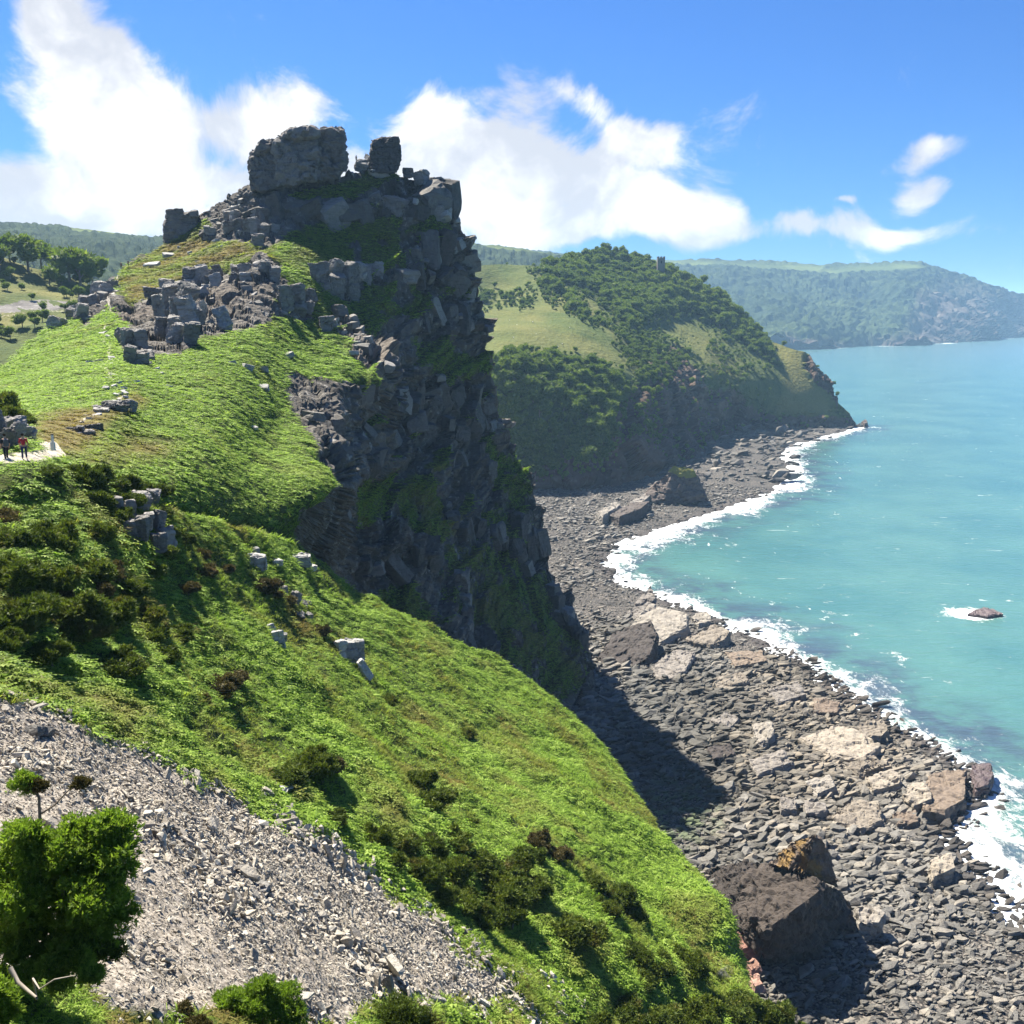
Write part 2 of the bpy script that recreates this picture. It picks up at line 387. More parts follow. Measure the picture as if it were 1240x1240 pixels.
# --- the crag massif behind
B_SIL = [(-420, 560), (-200, 520), (-60, 470), (0, 446), (60, 397), (85, 378), (120, 356), (150, 324), (197, 297), (238, 266), (262, 246), (290, 234), (306, 224), (420, 212), (448, 204), (490, 211), (512, 216), (532, 222), (545, 234),
         (548, 262), (564, 282), (569, 300), (575, 325), (580, 370), (584, 405), (588, 430), (598, 452), (601, 490), (604, 520), (622, 545), (640, 580), (652, 612), (660, 650), (666, 690), (690, 726), (712, 768), (718, 800), (719, 830), (721, 872)]
B_PTS = [(-420, 560, 60), (-200, 530, 90), (-60, 470, 150), (0, 446, 185), (60, 397, 225), (110, 360, 255), (150, 324, 280), (197, 297, 300), (238, 266, 305), (290, 234, 300), (306, 226, 300), (365, 220, 296), (420, 213, 300), (470, 208, 312), (532, 222, 316), (548, 262, 318), (569, 300, 322), (582, 400, 326), (590, 435, 328), (601, 490, 331), (604, 520, 333), (640, 580, 338), (660, 650, 334), (690, 726, 318), (712, 768, 306), (719, 830, 296), (721, 872, 291),
         (-420, 640, 52), (-200, 560, 70), (0, 557, 69), (30, 557, 70), (0, 530, 80), (60, 530, 84), (120, 560, 80), (0, 480, 130), (80, 480, 118), (140, 490, 108), (60, 430, 180), (100, 400, 210), (140, 400, 200), (160, 440, 150), (200, 420, 180), (150, 350, 250), (200, 330, 268), (230, 300, 290), (260, 330, 260), (220, 375, 212), (280, 360, 228), (330, 330, 248), (270, 385, 212), (340, 385, 226), (240, 430, 172), (300, 430, 185), (380, 400, 243), (430, 420, 238), (460, 470, 225), (400, 470, 200),
         (280, 270, 292), (330, 250, 290), (330, 300, 275), (400, 250, 293), (400, 290, 287), (390, 340, 262), (440, 300, 292), (440, 360, 272), (500, 240, 306), (500, 290, 300), (540, 300, 308), (480, 330, 288), (540, 380, 303), (470, 400, 270), (520, 430, 290), (560, 440, 308), (500, 480, 283), (560, 500, 306),
         (360, 470, 190), (330, 520, 160), (385, 530, 165), (415, 590, 152), (300, 500, 150), (200, 500, 118), (250, 540, 112), (330, 590, 124), (390, 630, 138), (362, 645, 128), (200, 590, 88), (280, 620, 104), (150, 540, 95), (100, 545, 86),
         (440, 520, 225), (440, 600, 218), (430, 660, 205), (500, 560, 262), (560, 570, 295), (610, 590, 325), (480, 650, 232), (540, 650, 268), (600, 660, 300), (640, 680, 314), (420, 710, 196), (500, 740, 232), (570, 740, 258), (640, 760, 284), (680, 800, 288), (600, 800, 258), (660, 850, 274), (715, 900, 282), (600, 900, 240), (450, 800, 195),
         (0, 640, 64), (100, 640, 72), (200, 660, 88), (300, 690, 112), (365, 720, 135)]
depthB = tps(B_PTS)
def backB(d, drop):
    def f(px):
        w = np.clip((px - 590) / 60, 0, 1)
        return d * (1 - 0.6 * w), drop * (1 + 1.0 * w), 0.0
    return f
P, PX, PY, k = sheet(B_SIL, [(-420, 660), (0, 650), (100, 640), (200, 655), (300, 690), (365, 720), (450, 800), (600, 900), (725, 930)], depthB, 330, 1.7,
                     [backB(1, 0.3), backB(3, 1.5), backB(7, 5), backB(13, 14), backB(22, 34), backB(40, 75), backB(60, 130), backB(80, 200)])
fp = P.reshape(-1, 3); N = gridnormal(P).reshape(-1, 3)
if N[:, 1].mean() > 0: N = -N
px, py = PX.ravel(), PY.ravel()
backrow = (np.arange(len(fp)) % P.shape[1]) < k
jx = px + fbm(fp, 9.0, 3) * 7; jy = py + fbm(fp, 9.0, 9) * 7
GRASSB = [
    ([(-430, 700), (-430, 500), (0, 440), (60, 393), (100, 380), (130, 372), (150, 395), (160, 430), (210, 432), (240, 415), (300, 398), (345, 392), (380, 412), (425, 415), (468, 470), (420, 462), (385, 458), (345, 455), (350, 490), (378, 530), (390, 560), (412, 592), (392, 610), (362, 612), (362, 640), (372, 690), (300, 720)], 7, 1),
    ([(130, 352), (150, 322), (197, 297), (245, 262), (262, 285), (300, 292), (330, 305), (310, 318), (260, 325), (215, 345), (160, 362)], 6, 1),
    ([(325, 300), (345, 285), (392, 290), (430, 322), (430, 338), (395, 322), (360, 318), (345, 345), (325, 330)], 7, 1),
    ([(330, 345), (375, 345), (385, 375), (400, 400), (372, 395), (345, 370)], 8, 0.7),
    ([(330, 292), (345, 284), (392, 268), (482, 262), (492, 300), (476, 332), (486, 380), (452, 402), (425, 388), (400, 402), (372, 395), (350, 372), (352, 345), (328, 325)], 6, 1),
    ([(486, 378), (520, 345), (580, 345), (582, 356), (530, 362), (500, 388)], 5, 0.8), ([(300, 400), (345, 375), (400, 400), (430, 415), (380, 415), (330, 395)], 6, 1),
    ([(345, 232), (420, 215), (470, 208), (490, 220), (420, 240), (360, 245)], 6, 0.75),
    ([(440, 205), (485, 212), (485, 221), (440, 222)], 4, 1),
    ([(488, 272), (515, 262), (556, 280), (550, 288), (520, 286), (495, 292)], 4, 1),
    ([(485, 300), (525, 290), (520, 340), (500, 380), (478, 360)], 8, 0.6),
    ([(480, 405), (530, 412), (590, 432), (598, 450), (560, 462), (520, 452)], 8, 0.95),
    ([(425, 590), (470, 570), (520, 578), (545, 610), (560, 660), (525, 650), (470, 630), (430, 640)], 10, 0.9),
    ([(590, 530), (625, 555), (642, 600), (632, 625), (600, 590)], 8, 0.95),
    ([(575, 600), (640, 620), (660, 700), (715, 775), (718, 830), (660, 850), (600, 800), (580, 720)], 16, 0.72),
    ([(440, 720), (500, 700), (540, 760), (500, 770)], 12, 0.62),
    ([(520, 660), (580, 640), (600, 760), (560, 770), (530, 720)], 14, 0.55)]
gr = np.zeros(len(fp))
for poly, fe, wgt in GRASSB: gr = np.maximum(gr, wgt * soft(jx, jy, poly, fe))
gr = np.clip(gr * np.where(px > 425, 0.95 + 0.55 * fbm(fp, 7, 141, 3), 1), 0, 1)
rockB = 1 - gr
# outcrops standing in the bracken
OUT = [([(188, 372), (215, 345), (270, 325), (312, 311), (330, 318), (350, 334), (352, 352), (340, 384), (322, 378), (300, 366), (272, 384), (258, 372), (240, 384), (238, 418), (195, 418)], 4),
       ([(146, 405), (176, 402), (186, 432), (165, 442), (150, 430)], 4), ([(84, 382), (128, 350), (140, 354), (128, 374), (98, 394)], 4),
       ([(385, 322), (442, 322), (445, 348), (420, 370), (392, 356)], 4), ([(446, 330), (462, 322), (486, 318), (486, 334), (460, 350)], 4), ([(412, 296), (428, 290), (436, 300), (424, 310)], 3), ([(455, 288), (468, 285), (472, 298), (460, 300)], 3),
       ([(398, 398), (430, 388), (446, 404), (440, 420), (424, 414)], 4), ([(345, 352), (372, 350), (374, 384), (356, 384)], 4)]
for poly, fe in OUT: rockB = np.maximum(rockB, 0.95 * soft(jx, jy, poly, fe))
rockB[backrow] = np.where(px[backrow] > 235, 0.7, 0.1)
dryB = np.maximum.reduce([0.8 * soft(jx, jy, [(150, 340), (200, 300), (250, 268), (275, 290), (330, 300), (330, 315), (260, 328), (210, 352), (160, 365)], 14) * (0.75 + 0.5 * fbm(fp, 8, 41)),
                          0.8 * soft(jx, jy, [(40, 520), (90, 505), (130, 500), (165, 470), (180, 480), (130, 520), (110, 545), (60, 550)], 10),
                          0.6 * soft(jx, jy, [(100, 555), (160, 535), (210, 545), (180, 560)], 14),
                          0.55 * soft(jx, jy, [(520, 560), (570, 600), (600, 780), (540, 760)], 25) * (0.6 + fbm(fp, 14, 43)),
                          0.5 * soft(jx, jy, [(600, 640), (715, 790), (718, 830), (640, 800)], 25) * (0.5 + fbm(fp, 14, 44))])
dryB = np.clip(dryB, 0, 1)
pathB = np.maximum.reduce([soft(px, py, [(-430, 566), (-100, 566), (0, 562), (50, 560), (80, 553), (66, 536), (40, 534), (46, 547), (0, 552), (-100, 552), (-430, 552)], 3),
                           0.72 * np.clip(1 - polydist(px + fbm(fp, 6, 91) * 3, py, [(145, 330), (140, 350), (128, 385), (128, 410), (135, 432), (125, 445), (140, 465), (152, 478), (130, 492), (95, 512)], False) / 5.0, 0, 1)])
amp = np.where(backrow, 0.35, 1.0)
def ledge(h, seed):
    q = fp @ BED
    return np.mod((q[:, 2] + fbm(fp, 26, seed, 3) * 3.5) / h + 0.35 * vnoise(fp / 17.0, seed + 9), 1.0)
l1, l2 = ledge(13.0, 61), ledge(4.6, 71)
cliff = np.clip((px - 415) / 60, 0.12, 1)
step_ = cliff * (l1 * 4.6 + l2 * 1.5 - 3)
tread = np.clip(1 - np.minimum(l1, 1 - l1) / 0.13, 0, 1) * np.clip(0.15 + 1.0 * fbm(fp, 15, 171, 3), 0, 1) * (py < 640) * (px > 300)
rockB = np.where(backrow, rockB, np.clip(rockB - 0.95 * tread, 0, 1))
big = blocky(fp, (14, 14, 10), 5) * 4.4 + blocky(fp, (5.0, 5.0, 7.0), 15) * 2.6 + blocky(fp, (2.2, 2.2, 2.6), 25) * 1.3 + fbm(fp, 22, 35, 3) * 2.4
soft_ = fbm(fp, 11, 45, 4) * 0.8 + fbm(fp, 3.0, 46, 3) * 0.42
near = np.clip(fp[:, 1] / 200, 0.25, 1) * np.interp(px, [330, 380, 450], [0.5, 0.6, 1])
fp = fp + N * (amp * near * (rockB ** 1.3 * big + np.maximum(rockB, 0.6 * (px > 425)) * step_ + (1 - rockB) * soft_))[:, None]
hillB = link('rocky_hill', mesh('rocky_hill', fp, gridfaces(*P.shape[:2]), M['crag'], dict(rock=rockB, scree=np.zeros(len(fp)), dry=dryB, path=pathB), smooth=False))
tag(hillB, kind='structure')
GB = dict(P=fp.reshape(P.shape), PX=PX, PY=PY, k=k, rock=rockB.reshape(PX.shape), dry=dryB.reshape(PX.shape), path=pathB.reshape(PX.shape), scree=np.zeros(PX.shape))

# --- wooded headland across the cove
H_SIL = [(420, 345), (520, 330), (575, 322), (600, 321), (640, 322), (665, 324), (690, 314), (715, 306), (735, 303), (755, 309), (780, 319), (800, 322), (830, 332), (860, 350), (890, 378), (915, 402), (935, 415), (962, 424), (980, 428), (990, 445), (1003, 458), (1009, 478), (1016, 488), (1030, 500), (1036, 516)]
H_PTS = [(420, 345, 900), (520, 330, 960), (575, 322, 1000), (640, 322, 1030), (690, 314, 1080), (735, 303, 1150), (780, 319, 1180), (830, 332, 1180), (860, 350, 1170), (900, 388, 1140), (935, 415, 1120), (962, 424, 1105), (990, 445, 1090), (1010, 480, 1075), (1036, 516, 1058),
         (600, 360, 940), (600, 400, 790), (650, 350, 960), (700, 340, 1010), (650, 400, 800), (700, 400, 820), (750, 400, 880), (740, 440, 775), (780, 460, 782), (620, 430, 705), (600, 490, 672), (680, 450, 722), (700, 500, 690), (640, 540, 664), (740, 340, 1080), (800, 360, 1090), (800, 400, 1000), (850, 400, 1070), (850, 440, 960), (900, 430, 1060), (900, 470, 980), (940, 450, 1060), (960, 480, 1045), (990, 500, 1045), (950, 515, 1030),
         (880, 520, 985), (840, 540, 830), (800, 500, 795), (760, 520, 722), (830, 500, 850), (830, 565, 772), (740, 592, 665), (650, 598, 650), (600, 610, 640), (500, 620, 620), (960, 522, 1015), (1000, 519, 1040), (420, 500, 700), (420, 620, 600), (860, 545, 860)]
depthH = tps(H_PTS)
def backH(d, drop): return lambda px: (d, drop, 0.0)
P, PX, PY, k = sheet(H_SIL, [(420, 640), (600, 620), (650, 604), (740, 597), (800, 585), (835, 566), (860, 543), (885, 527), (960, 523), (1040, 523)], depthH, 170, 2.0,
                     [backH(8, 1), backH(30, 8), backH(80, 40), backH(150, 110), backH(240, 260)])
fp = P.reshape(-1, 3); N = gridnormal(P).reshape(-1, 3)
if N[:, 1].mean() > 0: N = -N
px, py = PX.ravel(), PY.ravel()
backrow = (np.arange(len(fp)) % P.shape[1]) < k
jx = px + fbm(fp, 40, 3) * 5; jy = py + fbm(fp, 40, 9) * 5
rockH = np.maximum.reduce([soft(jx, jy, [(700, 600), (700, 540), (760, 480), (790, 420), (830, 415), (860, 470), (890, 460), (930, 500), (1000, 490), (1045, 520), (860, 560)], 16) * 0.8,
                           soft(jx, jy, [(990, 430), (1012, 455), (1012, 492), (985, 470), (968, 440)], 5), soft(jx, jy, [(600, 560), (760, 545), (840, 560), (740, 620), (600, 630)], 14),
                           soft(jx, jy, [(860, 505), (960, 500), (1045, 500), (1045, 530), (860, 530)], 6)])
fieldH = soft(jx, jy, [(560, 318), (660, 322), (700, 345), (745, 395), (790, 460), (740, 440), (700, 430), (650, 430), (600, 420), (560, 425)], 7)
fieldH2 = np.maximum(soft(jx, jy, [(935, 418), (980, 428), (975, 450), (1000, 482), (1010, 500), (960, 503), (938, 500), (945, 470), (950, 440)], 5), 0.6 * soft(jx, jy, [(800, 385), (860, 410), (900, 450), (880, 470), (840, 430)], 12))
rockH = rockH * (1 - np.maximum(fieldH, fieldH2))
dryH = np.clip(0.5 * fieldH2 + fieldH * (0.12 + 0.35 * fbm(fp, 60, 51)), 0, 1)
dryH = np.maximum(dryH, 0.85 * np.clip(1 - polydist(px, py, [(570, 372), (640, 373), (680, 372)], False) / 1.5, 0, 1) * 0)
fp = fp + N * (np.where(backrow, 0.3, 1) * (rockH * (blocky(fp, (30, 30, 24), 6) * 13 + blocky(fp, (11, 11, 8), 16) * 5) + (1 - rockH) * fbm(fp, 60, 55, 3) * 2))[:, None]
hillH = link('wooded_headland', mesh('wooded_headland', fp, gridfaces(*P.shape[:2]), M['hill'], dict(rock=rockH, scree=np.zeros(len(fp)), dry=dryH, path=np.zeros(len(fp))), smooth=False))
tag(hillH, kind='structure')
GH = dict(P=fp.reshape(P.shape), PX=PX, PY=PY, k=k, rock=rockH.reshape(PX.shape), field=np.maximum(fieldH, fieldH2).reshape(PX.shape))

# --- far hills
def far_material(name, wood1, wood2, fld1, fld2, s):
    m, t, b = material(name, 0.95, 0.05); p = pos(t)
    c = t.mix(t.step(t.noise(p, 0.02 * s, 6, 0.7), 0.38, 0.62), wood1, wood2)
    c = t.mix(t.math('MULTIPLY', t.step(t.noise(p, 0.004 * s, 4, 0.6), 0.5, 0.7), 0.5), c, fld2)
    c = t.mix(t.attr('field'), c, t.mix(t.step(t.noise(p, 0.003 * s, 2), 0.45, 0.55), fld1, fld2))
    c = t.mix(t.attr('rock'), c, t.mix(t.step(t.noise(p, 0.012 * s, 5, 0.7), 0.4, 0.6), (0.05, 0.042, 0.04), (0.12, 0.10, 0.085)))
    t.l.new(c, b.inputs['Base Color']); bump(t, b, t.noise(p, 0.05 * s, 6, 0.7), 6.0 / s, 1.0)
    return m
M['far'] = far_material('far_hill_ground', (0.016, 0.028, 0.014), (0.035, 0.052, 0.02), (0.11, 0.14, 0.045), (0.07, 0.095, 0.032), 1)
def far_hill(name, sil, bottom, pts, nrow, step, back, canopy, fields, rocks, seed):
    f = tps(pts); P, PX, PY, k = sheet(sil, bottom, f, nrow, step, [backH(*b) for b in back])
    fp = P.reshape(-1, 3); N = gridnormal(P).reshape(-1, 3)
    if N[:, 1].mean() > 0: N = -N
    px, py = PX.ravel(), PY.ravel(); fl = np.zeros(len(fp)); rk = np.zeros(len(fp))
    for poly, fe in fields: fl = np.maximum(fl, soft(px, py, poly, fe))
    for poly, fe in rocks: rk = np.maximum(rk, soft(px + fbm(fp, 90, 1) * 4, py + fbm(fp, 90, 2) * 4, poly, fe))
    rk *= 1 - fl
    f1, f2, cid = worley(fp / canopy, seed)
    h = (np.clip(0.75 - f1, 0, 1) * canopy * 0.9 + cid * canopy * 0.25) * (1 - fl) * (1 - rk)
    h = h + fbm(fp, canopy * 9, seed + 8, 4) * canopy * 1.5 * (1 - fl) * np.clip((py - np.interp(px, *np.array(sil, float).T)) / 25, 0.06, 1) + rk * blocky(fp, (60, 60, 40), seed) * 22
    fp = fp + N * h[:, None]; fp[:, 2] = np.maximum(fp[:, 2], -6)
    return tag(link(name, mesh(name, fp, gridfaces(*P.shape[:2]), M['far'], dict(field=fl, rock=rk), smooth=False)), kind='structure'), fp.reshape(P.shape), PX, PY
far_hill('distant_headland', [(480, 306), (560, 302), (640, 304), (700, 309), (760, 313), (820, 316), (880, 316), (940, 318), (1000, 322), (1040, 321), (1080, 319), (1112, 318), (1130, 324), (1165, 334), (1200, 347), (1240, 358), (1290, 372), (1340, 388), (1380, 398)],
         [(480, 430), (960, 423), (1000, 421), (1100, 417), (1160, 414), (1240, 406), (1380, 401)],
         [(480, 306, 3600), (640, 304, 4000), (820, 316, 4600), (1000, 322, 4800), (1112, 318, 4700), (1165, 334, 4800), (1240, 358, 5000), (1380, 398, 5500), (820, 360, 3900), (960, 380, 3650), (960, 423, 3150), (800, 430, 3000), (480, 430, 2600), (1100, 417, 3520), (1160, 414, 3800), (1240, 406, 4700), (1380, 401, 5400), (1100, 370, 4050), (1180, 380, 4250), (900, 340, 4250), (1060, 345, 4350), (1000, 400, 3450), (1060, 390, 3850), (1080, 400, 3650)],
         90, 2.4, [(150, 4), (500, 40), (1200, 330)], 26,
         [([(820, 316), (1000, 321), (990, 331), (900, 328), (840, 324)], 2), ([(965, 331), (1040, 322), (1110, 319), (1120, 325), (1060, 330), (1000, 334)], 2), ([(640, 304), (820, 315), (830, 322), (700, 315)], 2)],
         [([(1100, 400), (1125, 355), (1150, 345), (1240, 360), (1380, 395), (1380, 408), (1240, 410), (1100, 420)], 12), ([(950, 419), (1110, 411), (1240, 402), (1390, 398), (1390, 420), (950, 430)], 3), ([(1110, 360), (1140, 372), (1130, 385), (1112, 375)], 4)], 3)
far_hill('distant_hill', [(420, 300), (500, 296), (565, 296), (600, 298), (640, 303), (670, 309), (700, 316), (740, 330)], [(420, 380), (740, 380)],
         [(420, 300, 2300), (565, 296, 2300), (740, 330, 2300), (420, 380, 1700), (740, 380, 1700), (580, 340, 1900)], 40, 2.5, [(100, 4), (300, 60), (600, 260)], 18,
         [([(560, 294), (640, 301), (690, 312), (600, 303)], 3)], [], 13)
far_hill('valley_far_side', [(-500, 262), (-200, 266), (0, 272), (40, 274), (100, 278), (150, 283), (190, 290), (240, 292), (330, 300)], [(-500, 400), (0, 400), (330, 380)],
         [(-500, 262, 1700), (0, 272, 1800), (190, 290, 1800), (330, 300, 1800), (-500, 400, 700), (0, 400, 700), (330, 380, 900), (100, 330, 1250), (0, 310, 1200)], 90, 2.5, [(100, 4), (300, 60), (600, 220)], 12,
         [([(80, 276), (190, 284), (190, 288), (90, 282)], 1.5)], [], 23)
C_PTS = [(-500, 300, 420), (-100, 298, 520), (0, 296, 540), (60, 302, 560), (110, 325, 570), (130, 345, 570), (240, 380, 520), (-500, 470, 200), (0, 470, 330), (240, 470, 360), (0, 400, 400), (100, 380, 440), (0, 350, 470), (60, 350, 490)]
depthC = tps(C_PTS)
P, PX, PY, k = sheet([(-500, 300), (-100, 298), (0, 312), (40, 326), (80, 338), (110, 343), (130, 350), (160, 358), (240, 380)], [(-500, 480), (240, 480)], depthC, 90, 2.5, [backH(10, 1), backH(40, 14), backH(90, 60)])
fp = P.reshape(-1, 3); N = gridnormal(P).reshape(-1, 3)
if N[:, 1].mean() > 0: N = -N
px, py = PX.ravel(), PY.ravel()
fp = fp + N * (fbm(fp, 26, 61, 4) * 1.6)[:, None]
rdC = np.clip(1.3 - polydist(px, py, [(-500, 400), (0, 382), (60, 377), (110, 374)], False) / 1.6, 0, 0.47)
rkC = 0.75 * soft(px, py, [(-20, 366), (60, 362), (110, 366), (110, 373), (0, 381)], 4) * (fbm(fp, 6, 5) > -0.3)
dC = np.clip(0.12 + 0.4 * fbm(fp, 30, 71), 0, 0.6)
hillC = link('valley_side', mesh('valley_side', fp, gridfaces(*P.shape[:2]), M['valley'], dict(rock=rkC, scree=np.zeros(len(fp)), dry=dC, path=rdC), smooth=True))
tag(hillC, kind='structure')
GC = dict(P=fp.reshape(P.shape), PX=PX, PY=PY, k=k)

# ------------------------------------------------------------------ beach and sea
gx, gy = np.meshgrid(np.arange(540, 1420, 3.0), np.arange(494, 1420, 3.0), indexing='ij')
W = at_z(gx.ravel(), gy.ravel()); s = shore(W[:, 0], W[:, 1])
W[:, 2] = beach_z(W[:, 0], W[:, 1], s) + fbm(W, 9, 81, 4) * 0.35
def beach_material():
    m, t, b = material('beach_shingle', 0.85, 0.25); p = pos(t)
    n = t.noise(p, 0.05, 5, 0.6)
    c = t.mix(t.step(n, 0.38, 0.62), (0.11, 0.10, 0.09), (0.20, 0.175, 0.15))
    c = t.mix(t.step(t.voro(p, 1.6), 0.2, 0.6), c, (0.03, 0.028, 0.026))
    c = t.mix(t.step(t.attr('wet'), 0.3, 0.9), c, (0.055, 0.048, 0.045))
    t.l.new(c, b.inputs['Base Color']); bump(t, b, t.voro(p, 1.2), 0.5, 0.8)
    return m
beach = tag(link('beach', mesh('beach', W, gridfaces(*gx.shape), beach_material(), dict(wet=np.clip(1 + s / 7, 0, 1)), smooth=True)), kind='structure')

def sea_material():
    m, t, b = material('sea_water', 0.18, 0.5); p = pos(t)
    sh = t.attr('shore'); fo = t.attr('foam')
    wp = t.vmath('MULTIPLY', p, (1.0, 0.6, 1.0))
    deep = t.mix(t.step(t.noise(p, 0.012, 4, 0.6), 0.35, 0.65), (0.048, 0.132, 0.124), (0.072, 0.168, 0.145))
    deep = t.mix(t.step(sh, 500, 3000), deep, (0.085, 0.165, 0.175))
    shal = t.mix(t.step(t.noise(p, 0.055, 5, 0.65), 0.42, 0.6), (0.045, 0.07, 0.088), (0.06, 0.135, 0.12))
    c = t.mix(t.step(t.math('ADD', sh, t.math('MULTIPLY', t.math('SUBTRACT', t.noise(p, 0.03, 4), 0.5), 60)), 14, 52), shal, deep)
    fn = t.noise(wp, 0.22, 8, 0.72, dist=0.8); fn2 = t.noise(wp, 0.9, 6, 0.7, dist=0.6)
    fm = t.math('ADD', fo, t.math('ADD', t.math('MULTIPLY', t.math('SUBTRACT', fn, 0.5), 1.9), t.math('MULTIPLY', t.math('SUBTRACT', fn2, 0.5), 1.1)))
    f1 = t.step(fm, 0.38, 0.95)
    cap = t.math('MULTIPLY', t.step(t.noise(t.vmath('MULTIPLY', p, (0.35, 1.0, 1.0)), 0.19, 6, 0.7, dist=1.2), 0.625, 0.74), t.step(t.noise(p, 0.018, 3), 0.38, 0.6))
    f = t.math('MAXIMUM', f1, t.math('MULTIPLY', cap, 0.75))
    c = t.mix(f, c, (0.72, 0.75, 0.76))
    t.l.new(c, b.inputs['Base Color'])
    t.l.new(t.math('ADD', 0.16, t.math('MULTIPLY', f, 0.6)), b.inputs['Roughness'])
    h = t.math('ADD', t.noise(t.vmath('MULTIPLY', p, (0.45, 1, 1)), 0.28, 6, 0.6, dist=0.4), t.math('MULTIPLY', f, 0.4))
    bump(t, b, h, 0.9, 0.8)
    return m
gx, gy = np.meshgrid(np.concatenate([np.arange(-900, 600, 60.0), np.arange(600, 1420, 3.0), np.arange(1420, 2600, 60.0)]),
                     np.concatenate([375 + np.array([2.5, 3.4, 5, 7, 11, 16, 22]), np.arange(400, 500, 3.0), np.arange(500, 1240, 2.5), np.arange(1240, 2000, 60.0)]), indexing='ij')
W = at_z(gx.ravel(), gy.ravel()); s = shore(W[:, 0], W[:, 1])
wid = 7 + 0.006 * W[:, 1] + 5 * fbm(W, 60, 95, 2) + np.interp(W[:, 1], [150, 200, 260, 330, 500, 560, 700], [12, 12, 5, 4, 12, 12, 8])
wid = np.maximum(wid, 4) * (1 + 0.5 * fbm(W, 18, 197, 3))
foam = np.where(s > 0, np.clip(1.0 - s / np.maximum(wid, 3) * 0.62, 0, 1), 0.9)
foam = np.maximum(foam, 0.5 * np.clip(1 - np.abs(s - wid * 2.2 - 6 * fbm(W, 40, 97, 2)) / 3.5, 0, 1) * (fbm(W, 70, 98, 2) > -0.1))
rk = at_z(1184, 742)
foam = np.maximum(foam, 1.3 * np.exp(-(((W[:, 0] - rk[0] + 4) / 11) ** 2 + ((W[:, 1] - rk[1] + 2) / 9) ** 2)))
far_s = at_z(*np.array([(960, 422.5), (1100, 417), (1160, 414), (1240, 406.5), (1380, 401.5)], float).T)[:, :2]
foam = np.maximum(foam, 0.95 * np.clip(1.4 - polydist(W[:, 0], W[:, 1], far_s, False) / 45, 0, 1))
nf = np.hypot(W[:, 0], W[:, 1]) > 15000
foam[nf] = 0  # no surf on the open sea
W[:, 2] = 0.25 * fbm(W, 14, 96, 3) * np.clip(1 - np.hypot(W[:, 0], W[:, 1]) / 1500, 0, 1)
sea = tag(link('sea', mesh('sea', W, gridfaces(*gx.shape), sea_material(), dict(shore=np.minimum(s, 9000), foam=foam), smooth=True)), kind='structure')

# ------------------------------------------------------------------ stone shapes
def hull_mesh(pts):
    bm = bmesh.new()
    for p in pts: bm.verts.new(p)
    r = bmesh.ops.convex_hull(bm, input=bm.verts)
    bmesh.ops.delete(bm, geom=[g for g in bm.verts if not g.link_faces], context='VERTS')
    bmesh.ops.triangulate(bm, faces=bm.faces)
    bm.verts.ensure_lookup_table()
    V = np.array([v.co[:] for v in bm.verts]); F = np.array([[v.index for v in f.verts] for f in bm.faces])
    bm.verts.index_update(); F = np.array([[v.index for v in f.verts] for f in bm.faces]); bm.free()
    return V, F
def stone_tpl(seed, kind):
    r = np.random.default_rng(seed)
    if kind == 'cobble':
        n = 15; d = r.normal(size=(n, 3)); d /= np.linalg.norm(d, axis=1)[:, None]
        d = np.sign(d) * np.abs(d) ** 0.75
        return hull_mesh(d * np.array([1, 0.72, 0.5]) * r.uniform(0.85, 1.1, (n, 1)))
    if kind == 'plate':
        k = r.integers(5, 8); a = np.sort(r.uniform(0, 2 * np.pi, k)); rad = r.uniform(0.75, 1.1, k)
        b = np.stack([np.cos(a) * rad, np.sin(a) * rad * 0.68], -1)
        t = b * r.uniform(0.75, 0.98, (k, 1)) + r.uniform(-0.08, 0.08, (k, 2))
        return hull_mesh(np.concatenate([np.c_[b, r.uniform(-0.24, -0.12, k)], np.c_[t, r.uniform(0.12, 0.26, k)]]))
    c = np.array([[x, y, z] for x in (-1, 1) for y in (-1, 1) for z in (-1, 1)], float)
    pts = []
    for p in c:
        ch = r.uniform(0.02, 0.62, 3); p = p * (1 + r.uniform(-0.26, 0.1, 3))
        for ax in range(3):
            q = p.copy(); q[ax] *= 1 - ch[ax]; pts.append(q)
    return hull_mesh(np.array(pts) * 0.5 * (1 + r.uniform(-0.06, 0.06, (24, 3))))
TPL = {k: [stone_tpl(100 * i + s, k) for s in range(10)] for i, k in enumerate(('cobble', 'plate', 'block'))}

